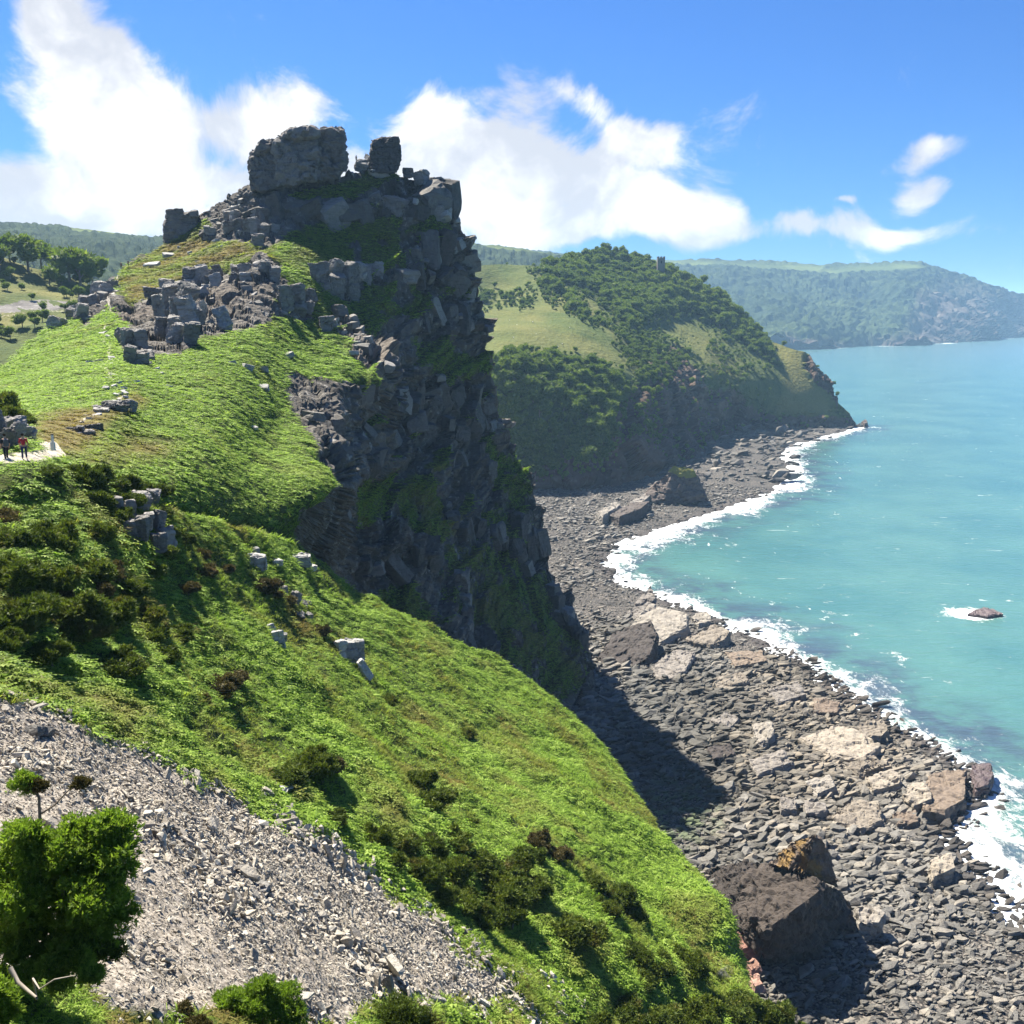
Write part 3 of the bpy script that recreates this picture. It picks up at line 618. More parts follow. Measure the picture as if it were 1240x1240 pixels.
def stone_material(name, c1, c2, c3, rough=0.75, spec=0.3, lichen=None, bs=1.0, green=False):
    m, t, b = material(name, rough, spec); p = pos(t)
    oi = t.new('ShaderNodeObjectInfo').outputs['Random']
    v = t.math('FRACT', t.math('ADD', t.attr('tone'), t.math('MULTIPLY', oi, 0.9)))
    c = t.mix(t.step(v, 0.0, 0.55), c1, c2); c = t.mix(t.step(v, 0.6, 1.0), c, c3)
    n = t.noise(p, 1.2 * bs, 6, 0.65)
    c = t.mix(t.step(n, 0.5, 0.75, 0, 0.6), c, t.mix(1.0, c, (1.6, 1.6, 1.55), 'MULTIPLY'))
    c = t.mix(t.step(t.noise(p, 0.4 * bs, 5, 0.7), 0.52, 0.68, 0, 0.65), c, t.mix(1.0, c, (0.5, 0.48, 0.47), 'MULTIPLY'))
    st_ = t.noise(t.vmath('MULTIPLY', p, (0.35, 0.35, 2.4)), 0.9 * bs, 4, 0.7)
    c = t.mix(t.step(st_, 0.52, 0.62, 0, 0.5), c, t.mix(1.0, c, (0.55, 0.53, 0.5), 'MULTIPLY'))
    if lichen: c = t.mix(t.step(t.noise(p, 0.16 * bs, 5, 0.6), 0.50, 0.60), c, lichen)
    if green: c = t.mix(t.math('MULTIPLY', t.attr('alga'), t.step(t.noise(p, 0.25, 4), 0.4, 0.6)), c, (0.16, 0.20, 0.10))
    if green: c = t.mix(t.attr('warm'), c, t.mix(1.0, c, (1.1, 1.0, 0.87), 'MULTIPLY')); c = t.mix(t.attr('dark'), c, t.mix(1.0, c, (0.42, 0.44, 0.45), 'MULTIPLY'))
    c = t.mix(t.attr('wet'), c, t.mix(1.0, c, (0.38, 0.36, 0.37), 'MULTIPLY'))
    t.l.new(c, b.inputs['Base Color'])
    bump(t, b, t.math('ADD', t.noise(p, 2.2 * bs, 8, 0.7), t.math('MULTIPLY', st_, 0.8)), 0.35 / bs, 0.9)
    return m
M['cobble'] = stone_material('beach_stone', (0.11, 0.105, 0.096), (0.175, 0.166, 0.15), (0.25, 0.226, 0.19), green=True)
M['scree'] = stone_material('scree_stone', (0.24, 0.215, 0.18), (0.38, 0.345, 0.29), (0.46, 0.43, 0.365), 0.85, 0.2, bs=4)
M['rock'] = stone_material('grey_rock', (0.095, 0.09, 0.085), (0.165, 0.155, 0.145), (0.27, 0.255, 0.235), 0.85, 0.2, bs=0.8)
M['outcrop'] = stone_material('outcrop_rock', (0.15, 0.145, 0.135), (0.24, 0.23, 0.215), (0.34, 0.325, 0.30), 0.85, 0.2, bs=0.9)
M['palerock'] = stone_material('pale_rock', (0.24, 0.24, 0.23), (0.33, 0.33, 0.32), (0.42, 0.41, 0.39), 0.85, 0.2, bs=2)
M['tan'] = stone_material('tan_slab_rock', (0.18, 0.155, 0.125), (0.225, 0.195, 0.16), (0.28, 0.245, 0.20), 0.8, 0.25)
M['brown'] = stone_material('brown_slab_rock', (0.14, 0.105, 0.08), (0.18, 0.14, 0.105), (0.22, 0.17, 0.13), 0.7, 0.3)
M['greyslab'] = stone_material('grey_slab_rock', (0.17, 0.155, 0.14), (0.21, 0.19, 0.17), (0.27, 0.245, 0.21), 0.8, 0.25)
M['purple'] = stone_material('wet_purple_rock', (0.075, 0.05, 0.05), (0.10, 0.065, 0.062), (0.13, 0.09, 0.08), 0.45, 0.5)
M['darkrock'] = stone_material('dark_boulder_rock', (0.05, 0.041, 0.037), (0.075, 0.06, 0.052), (0.11, 0.085, 0.072), 0.75, 0.3)
M['boulder'] = stone_material('giant_boulder_rock', (0.028, 0.023, 0.02), (0.052, 0.041, 0.034), (0.10, 0.076, 0.058), 0.75, 0.3, bs=0.55)
M['lichen'] = stone_material('lichened_boulder_rock', (0.10, 0.075, 0.06), (0.13, 0.10, 0.08), (0.16, 0.12, 0.10), 0.75, 0.3, lichen=(0.24, 0.15, 0.05))
M['red'] = stone_material('red_beach_rock', (0.25, 0.13, 0.10), (0.30, 0.17, 0.13), (0.36, 0.22, 0.17), 0.75, 0.3)

def euler_mats(rx, ry, rz):
    cx, sx, cy, sy, cz, sz = np.cos(rx), np.sin(rx), np.cos(ry), np.sin(ry), np.cos(rz), np.sin(rz)
    z = np.zeros_like(cx); o = np.ones_like(cx)
    X = np.stack([o, z, z, z, cx, -sx, z, sx, cx], -1).reshape(-1, 3, 3)
    Y = np.stack([cy, z, sy, z, o, z, -sy, z, cy], -1).reshape(-1, 3, 3)
    Z = np.stack([cz, -sz, z, sz, cz, z, z, z, o], -1).reshape(-1, 3, 3)
    return Z @ Y @ X
def align(N):
    """rotation taking z to each normal"""
    z = N; x = np.cross(np.tile([0, 1.0, 0], (len(N), 1)), z); x /= np.linalg.norm(x, axis=1)[:, None]
    return np.stack([x, np.cross(z, x), z], -1)
def stones(pos_, size, rot, scale3, kinds, mat, parent, solo_name, mass_name, nsolo=300, extra=None):
    """the nsolo stones that show largest become objects of their own, the rest one mass"""
    n = len(pos_); rank = size / np.linalg.norm(pos_ - [0, 0, CAM_Z], axis=1)
    order = np.argsort(-rank); solo = order[:nsolo]; rest = order[nsolo:]
    tid = RNG.integers(0, 10, n); kid = RNG.integers(0, len(kinds), n)
    tones = RNG.random(n)
    mes = {}
    for i in solo:
        key = (kinds[kid[i]], tid[i])
        if key not in mes:
            V, F = TPL[key[0]][key[1]]
            mes[key] = mesh(solo_name, V, F, mat, dict(tone=np.full(len(V), (tid[i] * 0.37) % 1.0)))
        o = link(solo_name, mes[key], parent)
        o.matrix_local = Matrix.Translation(Vector(pos_[i])) @ Matrix(rot[i].tolist()).to_4x4() @ Matrix.Diagonal(Vector((*(scale3[i] * size[i]), 1)))
    Vs, Fs, T, off = [], [], [], 0; E = {k: [] for k in (extra or {})}
    for kk, kind in enumerate(kinds):
        for t in range(10):
            ids = rest[(tid[rest] == t) & (kid[rest] == kk)]
            if not len(ids): continue
            V, F = TPL[kind][t]
            W = np.einsum('nij,nvj->nvi', rot[ids], V[None] * (scale3[ids] * size[ids][:, None])[:, None]) + pos_[ids][:, None]
            Vs.append(W.reshape(-1, 3)); Fs.append((F[None] + (off + np.arange(len(ids)) * len(V))[:, None, None]).reshape(-1, 3))
            T.append(np.repeat(tones[ids], len(V))); off += len(ids) * len(V)
            for k in E: E[k].append(np.repeat(extra[k][ids], len(V)))
    if Vs:
        o = link(mass_name, mesh(mass_name, np.concatenate(Vs), np.concatenate(Fs), mat, dict(tone=np.concatenate(T), **{k: np.concatenate(v) for k, v in E.items()})), parent)
        tag(o, kind='stuff')

def sample(G, w, n, rows=0):
    P = G['P']; k = max(0, G['k'] - rows)
    a = P[:-1, k:-1]; e1 = P[1:, k:-1] - a; e2 = P[:-1, k + 1:] - a
    cr = np.cross(e1, e2); ar = np.linalg.norm(cr, axis=-1)
    pr = (ar * w[:-1, k:-1]).ravel(); cum = np.cumsum(pr); idx = np.searchsorted(cum, RNG.random(n) * cum[-1])
    u, v = RNG.random((2, n, 1))
    A = a.reshape(-1, 3)[idx]; q = A + e1.reshape(-1, 3)[idx] * u + e2.reshape(-1, 3)[idx] * v
    nn = cr.reshape(-1, 3)[idx]; nn = nn / (np.linalg.norm(nn, axis=1)[:, None] + 1e-9); nn = np.where(nn[:, 2:] < 0, -nn, nn)
    return q, nn, idx, (a.shape[0], a.shape[1], k)
def pick(A, idx, info): return A[:-1, info[2]:-1].ravel()[idx]

# ------------------------------------------------------------------ beach stones
def vis_beach(p, marg=14):
    x, y = pix(p)
    ax = np.array([q[0] for q in A_SIL], float); ay = np.array([q[1] for q in A_SIL], float)
    right = np.array([q for q in B_SIL if q[0] >= 548]); bx = np.interp(y, right[:, 1], right[:, 0], left=0)
    bx = np.where(y > 872, 700, bx)
    return (y < np.interp(x, ax, ay) + marg) & (x > bx - marg) & (x < 1290) & (y < 1300)
def beach_points(n, y0, y1, smax=5.0, gap=0.0):
    out = []
    tot = 0
    while tot < n:
        y = RNG.uniform(y0, y1, n * 3); x = RNG.uniform(-30, 330, n * 3) * np.maximum(1, y / 500)
        p = np.stack([x, y, np.zeros_like(x)], -1); p[:, 2] = beach_z(x, y, np.full(len(x), -20.0))
        p = p[vis_beach(p)]
        s = shore(p[:, 0], p[:, 1]); c = s < smax * RNG.random(len(p)) ** 1.6 - 0.5
        out.append(np.c_[p[c], s[c]]); tot += c.sum()
    o = np.concatenate(out)[:n]; o[:, 2] = np.maximum(beach_z(o[:, 0], o[:, 1], o[:, 3]), -0.4)
    return o
Q = np.concatenate([beach_points(21000, 150, 345, 10), beach_points(8000, 345, 690, 9), beach_points(1900, 690, 1090, 16)])
n = len(Q); yq = Q[:, 1]
slabby = np.clip(fbm(Q[:, :3], 40, 201, 3) * 0.7 + np.interp(yq, [170, 200, 235, 330, 420], [-0.35, -0.1, 0.45, 0.5, 0.0]), -0.4, 1)
size = 0.62 * np.exp(RNG.normal(0, 0.42, n)) * (1 + 0.75 * slabby) * np.interp(yq, [150, 200, 340, 400, 520, 690, 720, 1090], [1.3, 1.15, 1.1, 0.85, 1.0, 1.1, 3.3, 4.0])
size = np.minimum(np.clip(size, 0.25, 7), np.interp(yq, [150, 400, 690, 700], [1.7, 2.3, 2.6, 7]))
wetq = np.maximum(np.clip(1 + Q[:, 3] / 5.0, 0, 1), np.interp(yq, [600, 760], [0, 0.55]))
pxq, pyq = pix(Q[:, :3])
nz = fbm(Q[:, :3], 30, 401, 3)
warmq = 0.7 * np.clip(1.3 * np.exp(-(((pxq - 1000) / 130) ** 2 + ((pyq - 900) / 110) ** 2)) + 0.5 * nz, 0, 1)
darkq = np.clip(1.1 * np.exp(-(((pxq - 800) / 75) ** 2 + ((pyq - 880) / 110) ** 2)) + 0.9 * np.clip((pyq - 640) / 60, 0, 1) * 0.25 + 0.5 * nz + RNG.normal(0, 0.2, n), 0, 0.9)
alga = np.clip(1 - np.hypot((pxq - 815) / 75, (pyq - 985) / 60), 0, 1) * 1.6
size *= 1 - 0.4 * np.clip(alga, 0, 1)
rz = R(8) + RNG.normal(0, 0.5, n); rot = euler_mats(R(-4) + RNG.normal(0, 0.16, n), R(-10) + RNG.normal(0, 0.18, n), rz)
sc3 = np.stack([RNG.uniform(1.05, 1.65, n), RNG.uniform(0.75, 1.05, n), RNG.uniform(0.6, 1.15, n)], -1)
Q[:, 2] += size * RNG.uniform(-0.2, 0.75, n) + fbm(Q[:, :3], 9, 81, 4) * 0.3
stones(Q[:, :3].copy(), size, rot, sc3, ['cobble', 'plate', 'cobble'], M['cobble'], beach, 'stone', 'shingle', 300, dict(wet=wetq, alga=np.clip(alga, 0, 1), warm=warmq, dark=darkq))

# ------------------------------------------------------------------ big slabs and boulders on the beach
def rough_hull(name, pts, edge, amps, seed, mat, parent=None, smooth=False):
    bm = bmesh.new()
    for p in pts: bm.verts.new(p)
    bmesh.ops.convex_hull(bm, input=bm.verts)
    bmesh.ops.delete(bm, geom=[g for g in bm.verts if not g.link_faces], context='VERTS')
    bmesh.ops.triangulate(bm, faces=bm.faces)
    for _ in range(7):
        es = [e for e in bm.edges if e.calc_length() > edge]
        if not es or len(bm.faces) > 16000: break
        bmesh.ops.subdivide_edges(bm, edges=es, cuts=1, use_grid_fill=False)
        bmesh.ops.triangulate(bm, faces=bm.faces)
    bm.normal_update(); bm.verts.index_update()
    V = np.array([v.co[:] for v in bm.verts]); N = np.array([v.normal[:] for v in bm.verts]); F = np.array([[v.index for v in f.verts] for f in bm.faces]); bm.free()
    d = 0
    for cell, a in amps:
        d = d + (blocky(V, (cell, cell, cell * 0.6), seed) * a if a > 0 else fbm(V, cell, seed, 4) * -a)
    V = V + N * d[:, None]
    return link(name, mesh(name, V, F, mat, dict(tone=np.full(len(V), (seed * 0.37) % 1.0)), smooth=smooth), parent)

def slab(poly, h, label, mat, seed, tilt=(0.0, 0.0), cat='boulder', name='slab_rock', group=None, z=None):
    poly = np.array(poly, float); c = poly.mean(0)
    z0 = z if z is not None else float(beach_z(*at_z(c[0], c[1], 2.0)[:2])) - 0.3
    r = np.random.default_rng(seed)
    h = h + (0.9 if z is None else 0); T = at_z(poly[:, 0], poly[:, 1], z0 + h); cc = T.mean(0)
    T[:, 2] += (T[:, 0] - cc[0]) * tilt[0] + (T[:, 1] - cc[1]) * tilt[1]
    pts = []
    for q in T:
        d = q - cc
        pts.append(cc + d * r.uniform(0.9, 0.99)); pts.append(q - [0, 0, h * 0.22]); b = cc + d * 1.05; b[2] = z0 - 0.8; pts.append(b)
    e = max(0.7, np.ptp(T[:, 0]) / 22)
    o = rough_hull(name, pts, e, [(e * 6, 0.9 * min(1, h / 3)), (e * 2.5, 0.4), (e * 2, -0.22)], seed, mat)
    return tag(o, label, cat, group)
SL = [([(722, 786), (744, 770), (788, 766), (798, 776), (786, 790), (742, 800)], 4.5, 'large dark grey slab tilted against the foot of the cliff above the shaded shingle', 'darkrock', (0.1, 0.3)),
      ([(748, 764), (788, 742), (834, 750), (832, 760), (798, 770), (764, 772)], 4.0, 'broad grey rock slab with dark undercut edge nearest the cove bend', 'greyslab', (0.05, 0.25)),
      ([(826, 772), (864, 758), (884, 764), (880, 772), (860, 778)], 3.2, 'warm tan boulder lying just inland of the surf beside the grey slabs', 'tan', (0.0, 0.12)),
      ([(756, 738), (788, 722), (794, 730), (768, 742)], 3.5, 'upright wedge of grey rock behind the broad slabs at the cove bend', 'greyslab', (0.2, 0.3)),
      ([(838, 748), (846, 742), (860, 744), (861, 751), (846, 754)], 2.4, 'small pale block right of the broad grey slabs', 'greyslab', (0, 0.1)),
      ([(788, 806), (820, 788), (842, 790), (830, 812), (800, 826)], 1.6, 'flat pale grey slab sunk in the cobbles below the dark tilted slab', 'greyslab', (0, 0.05)),
      ([(911, 876), (934, 877), (938, 890), (924, 898), (912, 892)], 3.0, 'squarish pale boulder standing alone mid beach', 'greyslab', (0.05, 0.1)),
      ([(966, 893), (1014, 878), (1050, 890), (1068, 902), (1044, 918), (1006, 912)], 2.4, 'wide tan slab cracked across, centre of the beach', 'tan', (0, 0.05)),
      ([(1040, 876), (1070, 871), (1077, 882), (1068, 890), (1044, 890)], 4.0, 'raised tan block at the seaward end of the wide cracked slab', 'tan', (0, 0.08)),
      ([(1000, 988), (1031, 968), (1068, 976), (1070, 992), (1042, 1002)], 2.2, 'rounded pale tan slab behind the giant dark boulder', 'tan', (0, 0.08)),
      ([(1094, 960), (1106, 951), (1124, 950), (1128, 967), (1106, 973)], 3.0, 'yellowish tan block leaning on the brown slab by the surf', 'tan', (0.05, 0.1)),
      ([(1124, 938), (1146, 932), (1171, 932), (1169, 966), (1144, 982), (1116, 980)], 2.8, 'flat brown slab jutting into the foam', 'brown', (-0.05, 0.05)),
      ([(1176, 928), (1198, 925), (1203, 938), (1196, 950), (1182, 952)], 3.0, 'wet purple rock awash at the tip of the brown slab', 'purple', (0, 0.1)),
      ([(1124, 1046), (1138, 1037), (1154, 1036), (1156, 1050), (1130, 1060)], 3.4, 'pale sunlit boulder with shaded front at the edge of the foam', 'tan', (0, 0.15)),
      ([(943, 962), (964, 965), (966, 978), (946, 978)], 2.4, 'reddish grey block left of a similar block above the giant boulder', 'greyslab', (0, 0.1)),
      ([(974, 971), (998, 971), (1000, 981), (976, 984)], 2.2, 'reddish grey block touching the rounded tan slab', 'greyslab', (0, 0.1)),
      ([(1036, 1098), (1056, 1097), (1070, 1106), (1064, 1115), (1040, 1114)], 4.0, 'pale topped block in the shade of the giant dark boulder', 'greyslab', (0, 0.2)),
      ([(887, 1130), (906, 1124), (921, 1130), (918, 1142), (896, 1147)], 3.0, 'pinkish red boulder wedged under the left side of the giant boulder', 'red', (0, 0.2)),
      ([(898, 1163), (914, 1160), (922, 1168), (910, 1174)], 1.8, 'small red stone below the pinkish boulder', 'red', (0, 0.1)),
      ([(906, 1181), (918, 1180), (926, 1190), (914, 1194)], 1.4, 'lowest of the red stones beside the grassy cliff edge', 'red', (0, 0.1)),
      ([(976, 948), (1004, 940), (1012, 952), (990, 960)], 1.6, 'low grey slab between the wide cracked slab and the reddish blocks', 'greyslab', (0, 0.05)),
      ([(858, 872), (880, 862), (898, 868), (884, 880)], 1.5, 'thin grey slab lying in the cobbles left of the squarish boulder', 'greyslab', (0, 0.05))]
SL += [([(905, 920), (948, 910), (962, 922), (918, 936)], 1.8, 'long grey slab below the squarish boulder, mid beach', 'greyslab', (0, 0.06)),
       ([(928, 836), (964, 827), (976, 840), (942, 850)], 1.8, 'grey slab near the surf above the squarish boulder', 'greyslab', (0, 0.06)),
       ([(984, 846), (1018, 850), (1014, 862), (986, 860)], 1.6, 'brownish slab at the waterline above the wide cracked slab', 'brown', (0, 0.05)),
       ([(860, 822), (898, 812), (906, 824), (870, 834)], 1.6, 'pale slab below the warm tan boulder', 'tan', (0, 0.05)),
       ([(1050, 940), (1084, 934), (1092, 948), (1058, 956)], 1.8, 'flat tan slab between the wide cracked slab and the brown slab', 'tan', (0, 0.06)),
       ([(1024, 926), (1058, 915), (1072, 926), (1040, 937)], 1.8, 'tan ledge just below the raised tan block', 'tan', (0, 0.06)),
       ([(878, 791), (922, 788), (930, 799), (890, 806)], 1.6, 'grey brown slab right of the warm tan boulder near the foam', 'brown', (0, 0.05)),
       ([(856, 905), (884, 900), (892, 912), (864, 918)], 1.6, 'dark grey slab left of the long mid beach slab', 'darkrock', (0, 0.06)),
       ([(1080, 985), (1108, 982), (1112, 994), (1086, 998)], 1.6, 'small brown slab below the yellowish tan block', 'brown', (0, 0.06))]
for i, (poly, h, lab, mk, tl) in enumerate(SL): slab(poly, h, lab, M[mk], 300 + i, tl)
# giant boulder: two hulls
gb = thing('giant_boulder', 'giant dark angular boulder with orange lichen on its upper block', 'boulder', at_z(950, 1160, 2.0))
def child_of(o, p):
    o.parent = p; o.matrix_parent_inverse = Matrix.Translation(-Vector(p.location)); return o
def A3(l): return [tuple(at(x, y, d)) for x, y, d in l]
child_of(rough_hull('main_block', A3([(900, 1052, 186), (930, 1045, 186), (975, 1058, 178), (1003, 1066, 169), (987, 1083, 164), (955, 1106, 159), (924, 1128, 157), (912, 1112, 163), (896, 1080, 176),
                                     (925, 1162, 165), (950, 1168, 166), (996, 1156, 168), (1022, 1118, 176), (1030, 1095, 184), (905, 1140, 170)]), 0.65, [(11, 1.5), (4.0, 1.3), (1.5, 0.6)], 61, M['boulder']), gb)
child_of(rough_hull('lower_slab', A3([(845, 1060, 197), (868, 1048, 196), (905, 1043, 193), (932, 1046, 189), (930, 1100, 170), (905, 1129, 166), (880, 1108, 176), (858, 1082, 188), (925, 1140, 170), (885, 1134, 174), (950, 1090, 180)]), 0.65, [(8, 1.5), (3.2, 1.1), (1.4, 0.5)], 67, M['boulder']), gb)
child_of(rough_hull('front_ledge', A3([(925, 1128, 160), (948, 1122, 160), (962, 1140, 162), (955, 1166, 165), (925, 1160, 164), (915, 1142, 165), (945, 1140, 170)]), 0.6, [(5, 0.9), (2, 0.4)], 68, M['boulder']), gb)
child_of(rough_hull('upper_block', A3([(928, 1046, 182), (946, 1026, 181), (962, 1017, 179), (988, 1008, 176), (998, 1013, 176), (1004, 1034, 177), (1012, 1062, 176), (975, 1058, 175), (950, 1052, 178), (1016, 1075, 178), (990, 1050, 188), (960, 1055, 190)]), 0.6, [(8, 1.0), (3, 0.7), (1.3, 0.3)], 62, M['lichen']), gb)
child_of(rough_hull('side_block', A3([(1006, 1076, 176), (1022, 1084, 177), (1034, 1104, 175), (1028, 1124, 172), (1004, 1140, 169), (996, 1104, 172), (1024, 1110, 184), (1008, 1085, 184)]), 0.8, [(6, 0.9), (2.5, 0.4)], 63, M['boulder']), gb)
# rocks of the far cove
st = thing('sea_stack', 'dark rock stump with grassy cap at the back of the cove', 'rock', at_z(825, 609, 2.0))
child_of(rough_hull('rock_mass', A3([(797, 582, 628), (816, 567, 630), (841, 571, 630), (850, 588, 628), (857, 607, 622), (800, 612, 616), (778, 606, 622), (848, 590, 660), (812, 585, 660), (775, 600, 632), (790, 588, 630)]), 1.6, [(12, 2.4), (5, 1.2)], 64, M['darkrock']), st)
mcap, tcap, bcap = material('grass_cap', 0.9, 0.1); tcap.l.new(tcap.mix(tcap.noise(pos(tcap), 0.6), (0.12, 0.13, 0.03), (0.20, 0.18, 0.05)), bcap.inputs['Base Color'])
child_of(rough_hull('grass_cap', A3([(808, 571, 628), (817, 564, 630), (838, 568, 630), (844, 577, 628), (826, 579, 627), (822, 570, 650), (838, 572, 650)]), 1.5, [(4, -0.8)], 65, mcap), st)
slab([(762, 606), (778, 598), (793, 591), (797, 594), (782, 604), (768, 610)], 3, 'long pale ledge running up to the grass capped stump', M['greyslab'], 401, (0.1, 0.03))
slab([(722, 618), (746, 608), (752, 612), (730, 623)], 4, 'flat grey slab left of the long pale ledge in the far cove', M['greyslab'], 402, (0.02, 0.03))
slab([(738, 621), (764, 610), (788, 608), (776, 616), (750, 624)], 4, 'low dark slab below the long pale ledge in the far cove', M['darkrock'], 403, (0.02, 0.03))
slab([(1172, 743), (1180, 738), (1192, 735), (1204, 738), (1214, 743), (1196, 746)], 1.3, 'dark rock breaking the surf out in the bay', M['purple'], 404, z=-0.2, cat='rock', name='sea_rock')
slab([(1043, 511), (1048, 508), (1051, 511), (1047, 513)], 5, 'tiny dark rock just off the tip of the wooded headland', M['darkrock'], 405, z=-0.5, cat='rock', name='sea_rock')

# ------------------------------------------------------------------ scree
q, nn, idx, info = sample(GA, GA['scree'] * (GA['PX'] > -60) * (GA['PY'] < 1330), 33000)
n = len(q); yq = q[:, 1]
edge = pick(GA['scree'], idx, info)
coarse = np.clip(fbm(q, 6, 211, 3) + np.clip(1.6 - edge * 1.6, 0, 0.6), 0, 1)
size = np.clip(0.056 * np.exp(RNG.normal(0, 0.45, n)) * (1 + 1.1 * coarse) * np.clip(yq / 38, 0.6, 1.4), 0.03, 0.42)
big = RNG.random(n) < 0.005; size[big] *= 2.2
rot = align(nn) @ euler_mats(RNG.normal(0, 0.5, n), RNG.normal(0, 0.5, n), R(-20) + RNG.normal(0, 0.9, n))
sc3 = np.stack([RNG.uniform(0.9, 1.6, n), RNG.uniform(0.7, 1.1, n), RNG.uniform(0.6, 1.3, n)], -1)
stones(q + nn * (size * RNG.uniform(-0.1, 0.8, n))[:, None], size, rot, sc3, ['plate', 'plate', 'plate', 'cobble'], M['scree'], hillA, 'stone', 'scree', 300)

# ------------------------------------------------------------------ crag: blocks, tors, outcrops
jr = fbm(GB['P'].reshape(-1, 3), 16, 221, 3).reshape(GB['PX'].shape)
ROCKW = np.zeros(GB['PX'].shape)
for poly, fe in OUT: ROCKW = np.maximum(ROCKW, soft(GB['PX'], GB['PY'], poly, fe))
ROCKW = np.maximum(ROCKW, 0.5 * soft(GB['PX'], GB['PY'], [(240, 262), (300, 232), (420, 235), (545, 232), (565, 285), (585, 420), (480, 300), (400, 262), (330, 290), (260, 285)], 8))
ROCKW = np.maximum(ROCKW * np.clip(GB['rock'] * 2 - 1, 0, 1), 0.06 * np.clip(GB['rock'] - 0.5, 0, 1) * (GB['PX'] < 600) * (GB['PY'] < 620)) * np.clip(0.5 + jr, 0, 1)
q, nn, idx, info = sample(GB, ROCKW, 330)
n = len(q); size = np.clip(1.25 * np.exp(RNG.normal(0, 0.5, n)), 0.7, 3.4) * np.clip(q[:, 1] / 280, 0.4, 1.1)
rot = np.tile(BED[None], (n, 1, 1)) @ euler_mats(RNG.normal(0, 0.22, n), RNG.normal(0, 0.22, n), RNG.normal(0, 0.8, n))
sc3 = np.stack([RNG.uniform(0.8, 1.7, n), RNG.uniform(0.8, 1.4, n), RNG.uniform(0.55, 1.5, n)], -1)
stones(q - nn * (size * 0.4)[:, None], size, rot, sc3, ['block'], M['outcrop'], hillB, 'rock_block', 'rubble', 110)

def unit_block(seed):
    V, F = TPL['block'][seed % 10]; bm = bmesh.new(); vs = [bm.verts.new(v) for v in V]
    for f in F: bm.faces.new([vs[i] for i in f])
    for _ in range(3):
        es = [e for e in bm.edges if e.calc_length() > 0.3]
        bmesh.ops.subdivide_edges(bm, edges=es, cuts=1); bmesh.ops.triangulate(bm, faces=bm.faces)
    bm.normal_update(); bm.verts.index_update()
    V = np.array([v.co[:] for v in bm.verts]); N = np.array([v.normal[:] for v in bm.verts]); F = np.array([[v.index for v in f.verts] for f in bm.faces]); bm.free()
    V = V + N * (blocky(V + seed * 3.1, (0.5, 0.5, 0.35), seed) * 0.12 + blocky(V + seed, (0.22, 0.22, 0.18), seed + 5) * 0.05)[:, None]
    return V, F
M['cliff'] = stone_material('cliff_rock', (0.075, 0.07, 0.065), (0.125, 0.118, 0.108), (0.22, 0.21, 0.195), 0.85, 0.2, bs=0.8)
UB = [mesh('rock_block', *unit_block(s), M['cliff'], dict(tone=np.full(len(unit_block(s)[0]), s * 0.11 % 1))) for s in range(9)]
BANDS = [([(248, 290), (300, 272), (345, 262), (395, 268)], 26, 22), ([(395, 268), (440, 274), (480, 262), (500, 250)], 30, 26), ([(500, 258), (545, 258)], 34, 24),
         ([(488, 318), (520, 312), (572, 318)], 34, 20), ([(492, 346), (530, 345), (578, 352)], 26, 18), ([(500, 390), (540, 398), (586, 404)], 34, 20), ([(560, 425), (590, 428)], 24, 16),
         ([(440, 492), (500, 490), (550, 488), (602, 492)], 34, 20), ([(445, 530), (510, 525), (560, 522), (606, 520)], 30, 18), ([(380, 515), (420, 530), (450, 560)], 26, 18),
         ([(440, 690), (490, 700), (520, 690)], 34, 18), ([(548, 640), (600, 660), (640, 690)], 26, 16), ([(560, 720), (568, 780)], 34, 14), ([(440, 575), (480, 560)], 26, 18), ([(560, 560), (590, 570)], 24, 16), ([(620, 640), (660, 680)], 30, 14), ([(670, 730), (705, 790)], 30, 16)]
for bi_, (line, hgt, wid_) in enumerate(BANDS):
    for x, y in resample(np.array(line, float), wid_ * 0.62):
        if RNG.random() < 0.24: continue
        rs_ = np.array([q for q in B_SIL if q[0] >= 545], float); x = min(x, float(np.interp(y, rs_[:, 1], rs_[:, 0])) - 9)
        w_ = wid_ * RNG.uniform(0.45, 1.6); h_ = hgt * RNG.uniform(0.4, 1.3); D = float(depthB(np.array([x]), np.array([y]))[0]); s_ = D / 1240; k_ = int(RNG.integers(0, 9))
        o = link('rock_block', UB[k_], hillB)
        o.matrix_local = Matrix.Translation(Vector(at(x, y - h_ * 0.3 + RNG.uniform(-9, 9), D + w_ * s_ * RNG.uniform(0.12, 0.5)))) @ Matrix((BED @ euler_mats(*[np.array([RNG.normal(0, q_)]) for q_ in (0.2, 0.2, 0.8)])[0]).tolist()).to_4x4() @ Matrix.Diagonal(Vector((w_ * s_, w_ * s_ * RNG.uniform(0.8, 1.2), h_ * s_ * 1.05, 1)))
def depth_of(px, py):
    ay = np.interp(px, [a[0] for a in A_SIL], [a[1] for a in A_SIL])
    return float(depthA(np.array([px]), np.array([py]))[0]) if py > ay else float(depthB(np.array([px]), np.array([py]))[0])
def box_pts(c, w, d, h, rz, seed, lean=0.0):
    V = TPL['block'][seed % 10][0] * np.array([w, d, h]); m = rotm(lean, lean * 0.6, rz)
    return V @ m.T + np.array(c)
